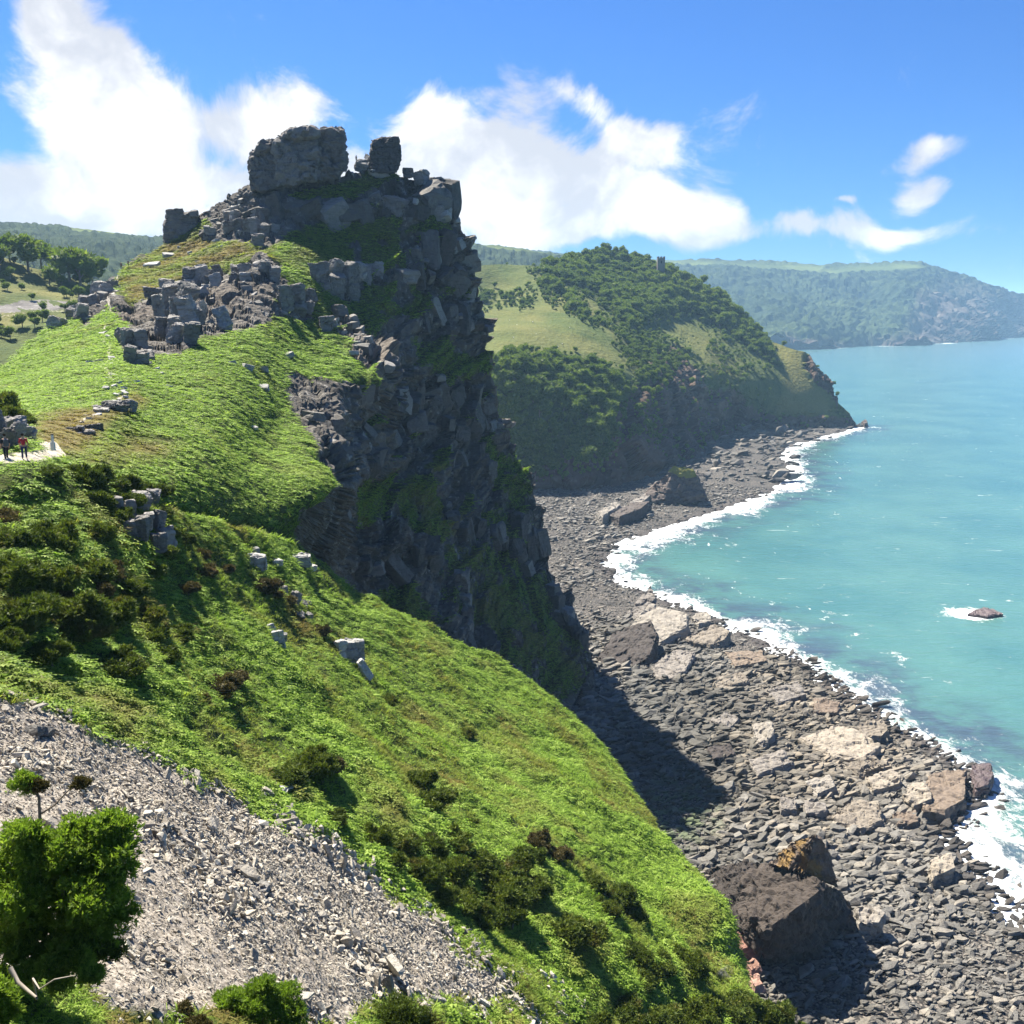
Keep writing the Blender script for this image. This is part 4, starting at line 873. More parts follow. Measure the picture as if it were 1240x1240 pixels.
def outcrop(label, blocks, mat, cat='rock outcrop', name='rock_outcrop', edge=None, seed=0, group=None):
    """blocks: (px, py_base, width_px, height_px, lean, rz, depth offset)"""
    b0 = blocks[0]; t = thing(name, label, cat, at(b0[0], b0[1], depth_of(b0[0], b0[1])), group)
    rr = np.random.default_rng(seed); fine = []
    for (px, py, w, h, lean, rz, off) in blocks:
        if w > 17 and h > 14 and mat is M['outcrop'] and cat != 'stone':
            nx, ny = (2 if w < 32 else 3), (1 if h < w * 1.25 else 2)
            for a in range(nx):
                for c in range(ny):
                    fine.append((px + ((a + 0.5) / nx - 0.5) * w * 1.05 + rr.uniform(-2, 2), py - c * h / ny + rr.uniform(-2, 2), w / nx * rr.uniform(1.0, 1.5), h / ny * rr.uniform(0.8, 1.3), lean + rr.uniform(-0.25, 0.25), rz + rr.uniform(-0.5, 0.5), off + rr.uniform(-1.2, 1.2)))
        else: fine.append((px, py, w, h, lean, rz, off))
    for i, (px, py, w, h, lean, rz, off) in enumerate(fine):
        D = depth_of(px, py) + off; s = D / 1240
        c = at(px, py - h * 0.42, D + w * s * (0.5 if mat is M['outcrop'] else 0.3))
        o = rough_hull('rock_block', box_pts(c, w * s, w * s * 0.85, h * s * 1.15, rz + (i * 37 % 10) * 0.11, seed + i, lean + ((i * 53 + seed) % 9 - 4) * 0.05), max(0.1, w * s / 13), [(w * s * 0.7, w * s * 0.14), (w * s * 0.3, w * s * 0.05)], seed + i, mat)
        child_of(o, t)
    return t
def tor(label, hulls, mat, edge, seed, amps):
    p = hulls[0][0]; t = thing('rock_tor', label, 'rock tor', at(p[0], p[1], p[2]))
    for i, h in enumerate(hulls):
        child_of(rough_hull('rock_block', A3(h), edge, amps, seed + i, mat), t)
    return t
def facet(poly, d0, th):    # outline at depth d0, carried back by th metres
    c = np.mean(poly, 0)
    return [(x, y, d0 + th * 0.08) for x, y in poly] + [(c[0] + (x - c[0]) * 0.95, c[1] + (y - c[1]) * 0.97, d0) for x, y in poly] + [(c[0] + (x - c[0]) * 0.95, c[1] + (y - c[1]) * 0.95, d0 + th) for x, y in poly]
TA = [(9, 1.8), (3.8, 1.3), (1.7, 0.7), (5, -0.4)]
tor('broad castle like tor capping the summit, widest of the two top rocks', [
    facet([(305, 230), (302, 216), (308, 203), (306, 188), (318, 173), (342, 165), (350, 180), (346, 222), (330, 228)], 292, 18),
    facet([(336, 226), (334, 180), (340, 166), (354, 157), (372, 155), (384, 160), (390, 190), (386, 222), (360, 224)], 290, 20),
    facet([(380, 222), (380, 170), (386, 158), (400, 155), (414, 160), (418, 178), (422, 196), (418, 208), (400, 222)], 293, 18)], M['rock'], 0.8, 71, TA)
tor('narrow upright tor right of the summit block, set apart by a notch', [
    facet([(448, 208), (447, 185), (449, 169), (464, 166), (481, 167), (482, 177), (486, 184), (484, 200), (480, 209)], 306, 9)], M['rock'], 0.6, 75, [(5, 0.8), (2.2, 0.5), (3, -0.3)])
tor('low flat topped tor on the left skyline of the crag', [
    facet([(198, 298), (197, 272), (203, 262), (238, 256), (240, 270), (220, 288)], 300, 11), facet([(201, 264), (202, 255), (222, 252), (224, 259)], 300, 9)], M['rock'], 0.7, 78, [(5, 0.8), (2.2, 0.5), (3, -0.3)])
slb = outcrop('leaning sunlit slabs in the notch between the two summit tors', [(438, 205, 14, 10, 0.5, 0.2, 0), (448, 196, 14, 6, 0.7, 0.1, 2), (455, 214, 26, 8, 0.4, 0.1, 0)], M['palerock'], seed=3)
outcrop('jagged blocks along the right shoulder of the summit ridge', [(494, 214, 12, 10, 0.1, 0.3, 0), (510, 222, 18, 14, 0.0, 0.5, 0), (528, 224, 16, 9, 0.1, 0.2, 0), (536, 240, 18, 18, 0.0, 0.4, 0), (541, 262, 14, 22, 0.0, 0.3, 0)], M['outcrop'], seed=11)
outcrop('bulging stack of fractured grey blocks below the left cliff band', [(202, 405, 26, 52, 0.05, 0.3, -2), (222, 418, 28, 56, -0.05, 0.5, -2), (206, 370, 24, 30, 0.0, 0.2, 0), (214, 385, 30, 34, 0.1, 0.6, 0), (238, 392, 22, 24, 0.1, 0.2, 0)], M['outcrop'], seed=21)
outcrop('leaning pale flake fallen right of the fractured stack', [(270, 398, 16, 26, -0.5, 0.4, -1)], M['palerock'], seed=31)
outcrop('upright dark faced boulder with pale cap beside the hill path', [(163, 438, 26, 36, 0.05, 0.3, -1), (160, 410, 22, 10, 0.2, 0.2, 0), (150, 418, 14, 20, -0.2, 0.2, 0), (178, 436, 16, 9, 0.2, 0.1, 0)], M['outcrop'], seed=41)
outcrop('dark broken crag on the left skyline of the grassy flank', [(92, 388, 22, 16, 0.1, 0.3, 0), (108, 374, 22, 18, -0.1, 0.5, 0), (126, 360, 26, 18, 0.1, 0.2, 0), (136, 350, 14, 10, 0.2, 0.1, 0), (70, 398, 18, 14, 0.0, 0.3, 0)], M['outcrop'], seed=51)
outcrop('row of square jointed blocks topping the middle cliff band', [(186, 360, 20, 12, 0, 0.2, 0), (206, 352, 18, 12, 0, 0.4, 0), (236, 350, 22, 24, 0, 0.3, 0), (258, 352, 20, 28, 0, 0.5, 0), (290, 346, 18, 24, 0, 0.4, 0), (326, 340, 20, 20, 0, 0.1, 0)], M['outcrop'], seed=61)
outcrop('squat grey pinnacles in the upper left cliff band', [(254, 290, 14, 16, 0, 0.3, 0), (282, 282, 18, 24, 0, 0.2, 0), (304, 280, 18, 26, 0, 0.5, 0), (326, 284, 20, 26, 0, 0.3, 0), (312, 298, 14, 14, 0, 0.2, 0)], M['outcrop'], seed=71)
outcrop('pale slabby buttress in the grass under the summit cliff', [(395, 352, 30, 30, 0.1, 0.3, 0), (415, 362, 30, 34, 0.1, 0.5, 0), (436, 342, 26, 26, 0.0, 0.2, 0), (455, 336, 20, 20, 0, 0.3, 0)], M['outcrop'], seed=81)
outcrop('blocks beneath the row of square jointed blocks', [(352, 372, 26, 30, 0, 0.4, 0), (368, 380, 22, 28, 0.1, 0.2, 0), (394, 404, 16, 20, 0, 0.3, 0), (404, 402, 14, 16, 0, 0.4, 0), (412, 392, 16, 22, 0, 0.1, 0)], M['outcrop'], seed=91)
outcrop('low ledge of path side stones above the bare patch', [(90, 525, 22, 9, 0.1, 0.2, 0), (112, 522, 20, 9, 0.1, 0.2, 0), (100, 529, 26, 7, 0.1, 0.3, 0), (122, 500, 18, 7, 0, 0.3, 0), (140, 498, 26, 11, 0, 0.2, 0), (156, 497, 18, 13, 0, 0.5, 0)], M['outcrop'], seed=101)
outcrop('shaded bluish outcrop amid gorse below the footpath', [(150, 630, 24, 26, 0, 0.3, -1), (166, 650, 26, 22, 0.1, 0.1, -2), (178, 615, 30, 22, 0.1, 0.2, 0), (186, 640, 22, 20, 0.1, 0.4, -1), (198, 664, 26, 22, 0, 0.3, -2), (172, 600, 24, 10, 0.1, 0.2, 0), (180, 606, 18, 6, 0.1, 0.1, -1)], M['outcrop'], seed=111)
outcrop('small pale topped rock in bracken near the cliff notch', [(312, 690, 20, 20, 0.1, 0.3, -1), (304, 684, 12, 14, 0, 0.1, 0), (309, 672, 10, 9, 0, 0.3, 0)], M['palerock'], seed=121)
outcrop('flat white topped rock at the brink of the cliff notch', [(364, 684, 26, 14, 0.0, 0.2, -1), (334, 684, 14, 7, 0.1, 0.1, -1), (378, 690, 10, 6, 0.1, 0.4, 0)], M['palerock'], seed=131)
outcrop('sharp grey fin of rock in the bracken left of the split boulder', [(337, 786, 14, 24, -0.25, 0.4, -1), (324, 766, 16, 9, -0.4, 0.2, 0), (344, 776, 8, 10, 0.2, 0.1, -1)], M['palerock'], seed=141)
outcrop('split grey boulder with dark cleft on the open bracken slope', [(428, 800, 26, 28, -0.15, 0.3, -1), (412, 796, 14, 22, -0.1, 0.2, 0), (442, 822, 10, 26, -0.6, 0.2, -1)], M['palerock'], seed=151)
outcrop('heathery dark rocks between bracken patches above the split boulder', [(352, 738, 20, 18, 0.1, 0.2, 0), (368, 752, 18, 24, 0.2, 0.4, 0), (340, 722, 16, 12, 0, 0.2, 0)], M['outcrop'], seed=161)
outcrop('dark rock bank at the left edge above the hikers', [(8, 546, 34, 34, 0, 0.2, 1), (24, 536, 30, 24, 0.1, 0.4, 2), (-14, 548, 40, 48, 0, 0.3, 1), (-30, 548, 40, 60, 0, 0.2, 2), (4, 520, 26, 14, 0.3, 0.2, 2)], M['outcrop'], seed=171)
outcrop('thin slabby ledge jutting from the far right cliff edge', [(606, 512, 24, 5, 0.1, 0.2, 0), (612, 517, 20, 4, 0.1, 0.3, -1), (600, 518, 18, 8, 0, 0.2, 0)], M['tan'], seed=181)
outcrop('dark flat stone lying on the upper left scree', [(42, 892, 44, 12, -0.25, -0.3, 0)], M['outcrop'], cat='stone', name='flat_stone', seed=191)
outcrop('bleached flat stone at the edge of the scree under gorse', [(333, 958, 38, 7, -0.15, -0.3, 0)], M['palerock'], cat='stone', name='flat_stone', seed=195)
outcrop('dark tilted stone in the middle of the scree', [(315, 1085, 26, 16, 0.3, -0.4, 0)], M['outcrop'], cat='stone', name='flat_stone', seed=198)
# loose stones by the hill path
for i, (px, py, w) in enumerate([(128, 470, 8), (137, 455, 9), (146, 462, 7), (110, 440, 10), (118, 438, 8), (133, 442, 9), (126, 425, 8), (140, 478, 7), (150, 470, 7), (165, 463, 9), (190, 447, 8), (195, 452, 6), (205, 310, 14), (218, 300, 7), (240, 318, 6), (262, 292, 8),
                                  (230, 306, 7), (185, 322, 16), (198, 340, 8), (300, 445, 16), (318, 448, 14), (280, 440, 12), (350, 430, 14), (318, 470, 14), (308, 518, 8), (205, 468, 7), (428, 428, 12), (268, 300, 9), (130, 395, 9), (142, 390, 7)] + [(float(x) + 5 * math.sin(i_ * 2.3), float(y) + 2 * math.cos(i_ * 1.7), 5 + 4 * ((i_ * 7) % 5) / 5) for i_, (x, y) in enumerate(resample(np.array([(145, 334), (139, 352), (128, 385), (127, 410), (134, 432), (125, 445), (140, 465), (152, 478), (132, 492), (100, 510)], float), 4.5))]):
    D = depth_of(px, py); s = D / 1240
    V, F = TPL['block'][i % 10]
    o = link('loose_stone', mesh('loose_stone', V, F, M['palerock'], dict(tone=np.full(len(V), (i * 0.31) % 1))))
    o.matrix_local = Matrix.Translation(Vector(at(px, py, D - 0.3))) @ Matrix.Rotation(i * 1.1, 4, 'Z') @ Matrix.Rotation(0.3, 4, 'X') @ Matrix.Diagonal(Vector((w * s, w * s * 0.8, w * s * 0.45, 1)))
    tag(o, 'pale loose stone scattered on the hill grass beside the trail', 'stone', 'loose stones on the grassy flank')

# ------------------------------------------------------------------ vegetation
def leaf_material(name, c1, c2, c3, trans=0.35, instancer=False, dryc=(0.20, 0.14, 0.05)):
    m = bpy.data.materials.new(name); m.use_nodes = True; t = NT(m.node_tree); t.n.clear()
    out = t.new('ShaderNodeOutputMaterial'); d = t.new('ShaderNodeBsdfPrincipled'); tr = t.new('ShaderNodeBsdfTranslucent'); mx = t.new('ShaderNodeMixShader')
    d.inputs['Roughness'].default_value = 0.6; d.inputs['Specular IOR Level'].default_value = 0.12
    v = t.attr('tone')
    if instancer: v = t.math('FRACT', t.math('ADD', v, t.attr('itone', typ='INSTANCER')))
    else: v = t.math('FRACT', t.math('ADD', v, t.math('MULTIPLY', t.new('ShaderNodeObjectInfo').outputs['Random'], 0.25)))
    c = t.ramp(v, [(0.0, c1), (0.55, c2), (0.95, c3)])
    if instancer: c = t.mix(t.attr('idry', typ='INSTANCER'), c, dryc)
    else: c = t.mix(t.step(t.noise(pos(t), 0.5, 4, 0.6), 0.56, 0.74, 0, 0.7), c, dryc)
    t.l.new(c, d.inputs['Base Color']); t.l.new(t.mix(1.0, c, (1.25, 1.35, 0.7), 'MULTIPLY'), tr.inputs['Color'])
    mx.inputs[0].default_value = trans
    t.l.new(d.outputs[0], mx.inputs[1]); t.l.new(tr.outputs[0], mx.inputs[2]); t.l.new(mx.outputs[0], out.inputs[0])
    return m
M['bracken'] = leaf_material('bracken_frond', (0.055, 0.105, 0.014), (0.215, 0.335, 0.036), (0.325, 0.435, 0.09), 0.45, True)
M['gorse'] = leaf_material('gorse_leaf', (0.03, 0.048, 0.01), (0.07, 0.10, 0.016), (0.17, 0.20, 0.035), 0.25, dryc=(0.13, 0.095, 0.03))
M['heath'] = leaf_material('brown_heath_leaf', (0.05, 0.045, 0.02), (0.09, 0.075, 0.03), (0.15, 0.12, 0.04), 0.15, dryc=(0.16, 0.10, 0.05))
M['bush'] = leaf_material('green_bush_leaf', (0.05, 0.095, 0.014), (0.13, 0.205, 0.024), (0.25, 0.325, 0.055), 0.42, dryc=(0.14, 0.20, 0.03))
M['tree'] = leaf_material('tree_leaf', (0.05, 0.085, 0.014), (0.10, 0.15, 0.022), (0.19, 0.24, 0.045), 0.35, dryc=(0.13, 0.16, 0.04))
mb, tb, bb = material('bark', 0.9, 0.1); tb.l.new(tb.mix(tb.noise(pos(tb), 14, 5, 0.7), (0.10, 0.075, 0.055), (0.26, 0.22, 0.18)), bb.inputs['Base Color']); M['bark'] = mb
mb, tb, bb = material('bleached_wood', 0.85, 0.15); tb.l.new(tb.mix(tb.noise(pos(tb), 9, 5, 0.7), (0.20, 0.17, 0.135), (0.38, 0.34, 0.29)), bb.inputs['Base Color']); M['deadwood'] = mb

def fern_tpl(seed, nf=9, n=5, wd=0.26):
    r = np.random.default_rng(seed); V, F, T = [], [], []
    for i in range(nf):
        az = 2 * np.pi * (i + r.uniform(-0.3, 0.3)) / nf; L = r.uniform(0.65, 1.1); el = r.uniform(0.4, 1.0)
        d = np.array([np.cos(az), np.sin(az)]); s = np.array([-d[1], d[0]]); base = len(V); tn = r.random()
        spine = []
        for k in range(n + 1):
            u = k / n; x = L * (u * np.cos(el) + 0.35 * u * u); z = L * (u * np.sin(el) - 0.62 * u * u * np.sin(el))
            spine.append(np.array([d[0] * x, d[1] * x, z]))
        for k in range(n):
            a, b = spine[k], spine[k + 1]; w = wd * L * (1 - (k / n)) ** 0.8 * (0.4 if k == 0 else 1)
            for sg in (-1, 1):
                o = len(V); tip = a * 0.4 + b * 0.6 + np.array([*(s * sg * w), -0.05 * L + r.uniform(-0.04, 0.04)]) + np.array([*(d * w * 0.35), 0])
                V += [a, b, tip]; F.append([o, o + 1, o + 2]); T += [tn] * 3
    return np.array(V), np.array(F), np.array(T)
def grass_tpl(seed, nb=16):
    r = np.random.default_rng(seed); V, F, T = [], [], []
    for i in range(nb):
        a = r.uniform(0, 6.28); d = np.array([np.cos(a), np.sin(a), 0]); s = np.array([-d[1], d[0], 0]) * 0.028; L = r.uniform(0.5, 1.0); p = d * r.uniform(0, 0.28); o = len(V)
        m = p + d * L * 0.28 + np.array([0, 0, L * 0.5]); e = p + d * L * r.uniform(0.5, 0.9) + np.array([0, 0, L * r.uniform(0.35, 0.7)])
        V += [p - s, p + s, m + s, m - s, e]; F += [[o, o + 1, o + 2], [o, o + 2, o + 3], [o + 3, o + 2, o + 4]]; T += [r.random()] * 5
    return np.array(V), np.array(F), np.array(T)
def leafy(seed, lobes, nclump, leaf, nl=5, spread=1.0, core=0.0):
    """foliage on the outside of a set of lobes: (n) clumps of nl narrow leaves pointing outwards"""
    r = np.random.default_rng(seed); L = np.array(lobes, float); vol = L[:, 3] ** 2; li = r.choice(len(L), nclump, p=vol / vol.sum())
    d = r.normal(size=(nclump, 3)); d[:, 2] = np.where(d[:, 2] < -0.5, -d[:, 2], d[:, 2]); d /= np.linalg.norm(d, axis=1)[:, None]
    rad = L[li, 3] * r.uniform(0.62, 1.06, nclump)
    c = L[li, :3] + d * rad[:, None] * np.array([1, 1, 0.85])
    tone = np.clip(r.normal(0.45, 0.2, nclump), 0, 0.94)
    o = d[:, None] + r.normal(0, 0.65 * spread, (nclump, nl, 3)) + np.array([0, 0, 0.35]); o /= np.linalg.norm(o, axis=2, keepdims=True)
    ll = leaf * r.uniform(0.6, 1.3, (nclump, nl, 1)); side = np.cross(o, r.normal(size=(nclump, nl, 3))); side /= np.linalg.norm(side, axis=2, keepdims=True)
    b = c[:, None] + r.normal(0, leaf * 0.25, (nclump, nl, 3))
    V = np.stack([b - side * ll * 0.22, b + side * ll * 0.22, b + o * ll], 2).reshape(-1, 3)
    F = np.arange(len(V)).reshape(-1, 3); T = np.repeat(tone, nl * 3) * 0.85 + np.repeat(r.random(nclump * nl), 3) * 0.12
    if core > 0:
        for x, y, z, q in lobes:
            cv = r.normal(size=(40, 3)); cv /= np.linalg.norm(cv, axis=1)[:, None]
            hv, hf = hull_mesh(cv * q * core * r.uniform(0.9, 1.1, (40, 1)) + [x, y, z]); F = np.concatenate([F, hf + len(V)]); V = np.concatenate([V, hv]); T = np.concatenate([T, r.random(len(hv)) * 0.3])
    return V, F, T
def tube(path, radii, nseg=6):
    path = np.array(path, float); V = []
    for i, p in enumerate(path):
        t = path[min(i + 1, len(path) - 1)] - path[max(i - 1, 0)]; t = t / (np.linalg.norm(t) + 1e-9)
        x = np.cross(t, [0.3, 0.9, 0.2]); x /= np.linalg.norm(x); y = np.cross(t, x)
        for k in range(nseg):
            a = 2 * np.pi * k / nseg; V.append(p + radii[i] * (np.cos(a) * x + np.sin(a) * y))
    F = [[i * nseg + k, i * nseg + (k + 1) % nseg, (i + 1) * nseg + (k + 1) % nseg, (i + 1) * nseg + k] for i in range(len(path) - 1) for k in range(nseg)]
    return np.array(V), np.array(F)
def joined(parts):
    V, F, off = [], [], 0
    for v, f in parts: V.append(v); F.append(f + off); off += len(v)
    return np.concatenate(V), np.concatenate(F)

def scatter(name, pts, scale, itone, idry, tpls, mat, label=None, parent=None, normal=None):
    """uncountable ground cover: one object, points instanced with geometry nodes"""
    me = bpy.data.meshes.new(name); me.vertices.add(len(pts)); me.vertices.foreach_set('co', np.asarray(pts, np.float32).ravel())
    for k, v in (('scale', scale), ('itone', itone), ('idry', idry), ('spin', RNG.random(len(pts)) * 6.283)):
        me.attributes.new(k, 'FLOAT', 'POINT').data.foreach_set('value', np.asarray(v, np.float32))
    if normal is None: normal = np.tile([0, 0, 1.0], (len(pts), 1))
    me.attributes.new('up', 'FLOAT_VECTOR', 'POINT').data.foreach_set('vector', np.asarray(normal, np.float32).ravel())
    o = link(name, me, parent); tag(o, kind='stuff', label=label)
    coll = bpy.data.collections.new(name + '_shapes')
    for i, (V, F, T) in enumerate(tpls):
        coll.objects.link(bpy.data.objects.new(name + '_shape', mesh(name + '_shape', V, F, mat, dict(tone=T))))
    g = bpy.data.node_groups.new(name, 'GeometryNodeTree'); t = NT(g)
    g.interface.new_socket('Geometry', in_out='INPUT', socket_type='NodeSocketGeometry'); g.interface.new_socket('Geometry', in_out='OUTPUT', socket_type='NodeSocketGeometry')
    gi = t.new('NodeGroupInput'); go = t.new('NodeGroupOutput'); iop = t.new('GeometryNodeInstanceOnPoints'); ci = t.new('GeometryNodeCollectionInfo')
    ci.inputs['Collection'].default_value = coll; ci.inputs['Separate Children'].default_value = True; ci.inputs['Reset Children'].default_value = True
    def na(nm, dt='FLOAT'):
        n = t.new('GeometryNodeInputNamedAttribute', data_type=dt); n.inputs['Name'].default_value = nm; return n.outputs[0]
    t.l.new(gi.outputs[0], iop.inputs['Points']); t.l.new(ci.outputs[0], iop.inputs['Instance']); iop.inputs['Pick Instance'].default_value = True
    al = t.new('FunctionNodeAlignEulerToVector', axis='Z'); t.l.new(na('up', 'FLOAT_VECTOR'), al.inputs['Vector'])
    rr = t.new('FunctionNodeRotateEuler', rotation_type='AXIS_ANGLE', space='LOCAL'); t.l.new(al.outputs[0], rr.inputs['Rotation']); rr.inputs['Axis'].default_value = (0, 0, 1); t.l.new(na('spin'), rr.inputs['Angle'])
    t.l.new(rr.outputs[0], iop.inputs['Rotation']); t.l.new(na('scale'), iop.inputs['Scale']); t.l.new(iop.outputs[0], go.inputs[0])
    o.modifiers.new('scatter', 'NODES').node_group = g
    return o

# bracken and grass
ferns = [fern_tpl(s) for s in range(6)]
wA = np.maximum(np.clip((1160 - GA['PY']) / 40, 0, 1), np.clip((GA['PX'] - 480) / 60, 0, 1)) * np.clip(1 - GA['scree'] * 1.5, 0, 1) * np.clip(1 - GA['rock'] * 1.3, 0, 1) * (GA['PX'] > -120) * (GA['PY'] < 1340) * (1 - 0.75 * GA['dry'])
q, nn, idx, info = sample(GA, wA, 80000, rows=3)
q2, nn2, idx2, info2 = sample(GA, (GA['scree'] > 0.2) * (GA['scree'] < 0.75) * 1.0 * (GA['PX'] > 380) * (GA['PY'] < 1300), 700)
q3, nn3, idx3, info3 = sample(GA, np.clip(1 - GA['scree'] * 1.5, 0, 1) * (GA['PX'] > -120) * (GA['PX'] < 760) * (GA['PY'] > 1130) * (GA['PY'] < 1340), 9000)
up = nn * 0.5 + np.array([0, 0, 0.6]); sc = RNG.choice([0.36, 0.5, 0.66, 0.9], len(q), p=[0.35, 0.35, 0.2, 0.1]) * RNG.uniform(0.8, 1.15, len(q)) * (1 + 0.3 * fbm(q, 8, 301, 2))
dr = np.clip(pick(GA['dry'], idx, info) * 1.2 + 0.6 * np.clip(fbm(q, 5, 303, 3) - 0.35, 0, 1), 0, 0.9)
gm = fbm(q, 10, 321, 4) + 0.35 * RNG.normal(size=len(q)) > 0.28
scatter('grass', q[gm] - [0, 0, 0.03], sc[gm] * 0.9, np.clip(0.35 + 0.4 * fbm(q[gm], 9, 322, 3), 0, 0.62), np.clip(dr[gm] + 0.25 + 0.4 * fbm(q[gm], 6, 323, 3), 0, 0.85), [grass_tpl(60 + s_) for s_ in range(5)], M['bracken'], None, hillA, up[gm])
q, up, sc, dr = q[~gm], up[~gm], sc[~gm], dr[~gm]
P3 = np.concatenate([q, q2]); U3 = np.concatenate([up, nn2 * 0.5 + [0, 0, 0.6]])
scatter('undergrowth', q3 - [0, 0, 0.03], RNG.uniform(0.18, 0.5, len(q3)), np.clip(0.2 + 0.4 * fbm(q3, 3, 305, 3) + RNG.normal(0, 0.12, len(q3)), 0, 0.62), np.clip(fbm(q3, 2.0, 306, 3) * 1.4, 0, 0.8), [fern_tpl(40 + s_, 8, 11, 0.17) for s_ in range(5)], M['bracken'], None, hillA, nn3 * 0.5 + [0, 0, 0.6])
scatter('bracken', P3 - [0, 0, 0.05], np.concatenate([sc, RNG.uniform(0.2, 0.5, len(q2))]), np.clip(0.28 + 0.45 * fbm(P3, 14, 302, 3) + RNG.normal(0, 0.12, len(P3)), 0.0, 0.62), np.concatenate([dr, RNG.uniform(0.1, 0.5, len(q2))]), ferns, M['bracken'], None, hillA, U3)
wB = np.clip(1 - GB['rock'] * 1.6, 0, 1) * (1 - GB['path']) * (GB['PX'] > -120) * (1 - 0.7 * GB['dry'])
q, nn, idx, info = sample(GB, wB, 60000, rows=0)
dr = np.clip(pick(GB['dry'], idx, info) * 1.2 + 0.4 * np.clip(fbm(q, 9, 313, 3) - 0.3, 0, 1), 0, 0.9)
scatter('bracken', q - [0, 0, 0.05], np.where(pick(GB['PX'], idx, info) > 432, 0.6, 1) * RNG.choice([0.5, 0.7, 0.95, 1.25], len(q), p=[0.35, 0.35, 0.2, 0.1]) * RNG.uniform(0.8, 1.15, len(q)) * np.clip(q[:, 1] / 200, 0.8, 1.3), np.clip(0.26 + 0.45 * fbm(q, 18, 312, 3) + RNG.normal(0, 0.1, len(q)), 0, 0.62) * np.where(pick(GB['PX'], idx, info) > 432, 0.1, 1), dr, ferns, M['bracken'], None, hillB, nn * 0.5 + [0, 0, 0.6])  # fronds on the cliff ledges held to the darkest tones: shade put into their colour

# gorse bushes: four shapes, copied
def bush_lobes(seed, n=7):
    r = np.random.default_rng(seed)
    L = [(r.uniform(-0.55, 0.55), r.uniform(-0.55, 0.55), r.uniform(0.12, 0.5), r.uniform(0.26, 0.42)) for _ in range(n)]
    for x, y, z, q in list(L):
        for _ in range(3):
            v = r.normal(size=3); v[2] = abs(v[2]); v /= np.linalg.norm(v); L.append((x + v[0] * q, y + v[1] * q, z + v[2] * q * 0.9, q * r.uniform(0.3, 0.45)))
    return L
GMESH = {}
for mk in ('gorse', 'heath'):
    for s in range(5):
        V, F, T = leafy(500 + s, bush_lobes(500 + s, 8), 2200, 0.11, 5, core=0.75)
        GMESH[mk, s] = mesh('foliage', V, F, M[mk], dict(tone=T))
STEM = mesh('stem', *joined([tube([(0, 0, -0.5), (0.05, 0.02, 0.1), (0.2 * math.cos(a), 0.2 * math.sin(a), 0.45)], [0.05, 0.04, 0.015]) for a in (0.3, 2.2, 4.3)]), M['bark'])
gi_ = 0
ORD = ['leftmost', 'second', 'third', 'fourth', 'fifth', 'sixth', 'seventh', 'eighth', 'ninth', 'tenth', 'eleventh', 'twelfth', 'thirteenth', 'fourteenth', 'fifteenth', 'sixteenth']
def nth(i, n): return 'leftmost' if i == 0 else 'rightmost' if i == n - 1 else ORD[i] + ' from left'
def gorse(spots, label, group=None, kind='gorse', name='gorse_bush', cat='bush'):
    global gi_
    for si, (px, py, w) in enumerate(sorted(spots)):
        w = w * 1.42; D = depth_of(px, py + w * 0.2); s = D / 1240 * w * 0.5
        t = thing(name, label + (', ' + nth(si, len(spots)) if len(spots) > 1 else ''), cat, at(px, py + w * 0.22, D) - np.array([0, 0, s * 0.05]), group if len(spots) > 1 else None, gi_ * 1.7)
        hv = 0.75 + 0.3 * ((gi_ * 7) % 10) / 10
        for nm, me in (('foliage', GMESH[kind, gi_ % 5]), ('stem', STEM)):
            o = link(nm, me, t); o.scale = (s, s, s * hv)
        gi_ += 1
gorse([(30, 640, 58), (72, 652, 60), (14, 690, 70), (60, 694, 72), (108, 684, 62), (82, 730, 72), (30, 742, 72), (128, 735, 60), (152, 702, 54), (62, 780, 46), (112, 640, 40), (0, 650, 50), (175, 742, 44), (100, 760, 50), (10, 772, 50)], 'dark gorse bush in the dense thicket covering the left slope', 'gorse thicket on the left slope')
gorse([(72, 712, 44), (130, 690, 40), (8, 625, 44), (118, 715, 36)], 'brown tinged heath bush inside the gorse thicket on the left slope', 'brown bushes in the left thicket', 'heath', 'heath_bush')
gorse([(110, 572, 46), (140, 580, 46), (92, 566, 34), (168, 592, 40), (124, 600, 44), (150, 606, 36), (190, 590, 30), (60, 570, 34)], 'dark gorse bush on the bank just below the pale footpath', 'gorse below the footpath')
gorse([(140, 625, 34), (205, 640, 34), (200, 615, 30), (176, 684, 44), (190, 665, 34), (222, 652, 26)], 'gorse bush crowding the shaded bluish outcrop', 'gorse around the outcrop')
gorse([(142, 795, 62)], 'rounded gorse bush standing alone under the left thicket')
gorse([(196, 790, 46), (184, 765, 42), (215, 760, 36)], 'small dark gorse bush right of the left thicket', 'gorse right of the thicket')
gorse([(238, 840, 34), (262, 828, 48), (280, 820, 36)], 'low brown heath bush in open bracken above the scree', 'brown bushes above the scree', 'heath', 'heath_bush')
gorse([(245, 690, 30), (240, 670, 24), (270, 685, 26), (228, 708, 28)], 'sparse heath bush on the bracken between outcrop and notch', 'heath above the bracken', 'heath', 'heath_bush')
gorse([(320, 708, 30), (345, 722, 30), (332, 716, 26), (385, 765, 26), (402, 778, 22)], 'dark heath bush among small rocks above the split boulder', 'heath among the small rocks', 'heath', 'heath_bush')
gorse([(350, 930, 52), (378, 915, 50), (336, 938, 34)], 'dark gorse bush beside the bleached flat stone', 'gorse by the flat stone')
gorse([(395, 918, 40)], 'rusty brown bush right of the dark gorse by the flat stone', None, 'heath', 'heath_bush')
gorse([(405, 986, 34)], 'small dark gorse bush at the right edge of the scree')
gorse([(470, 848, 26), (474, 864, 20)], 'little gorse bush on the slope below the split boulder', 'little gorse pair')
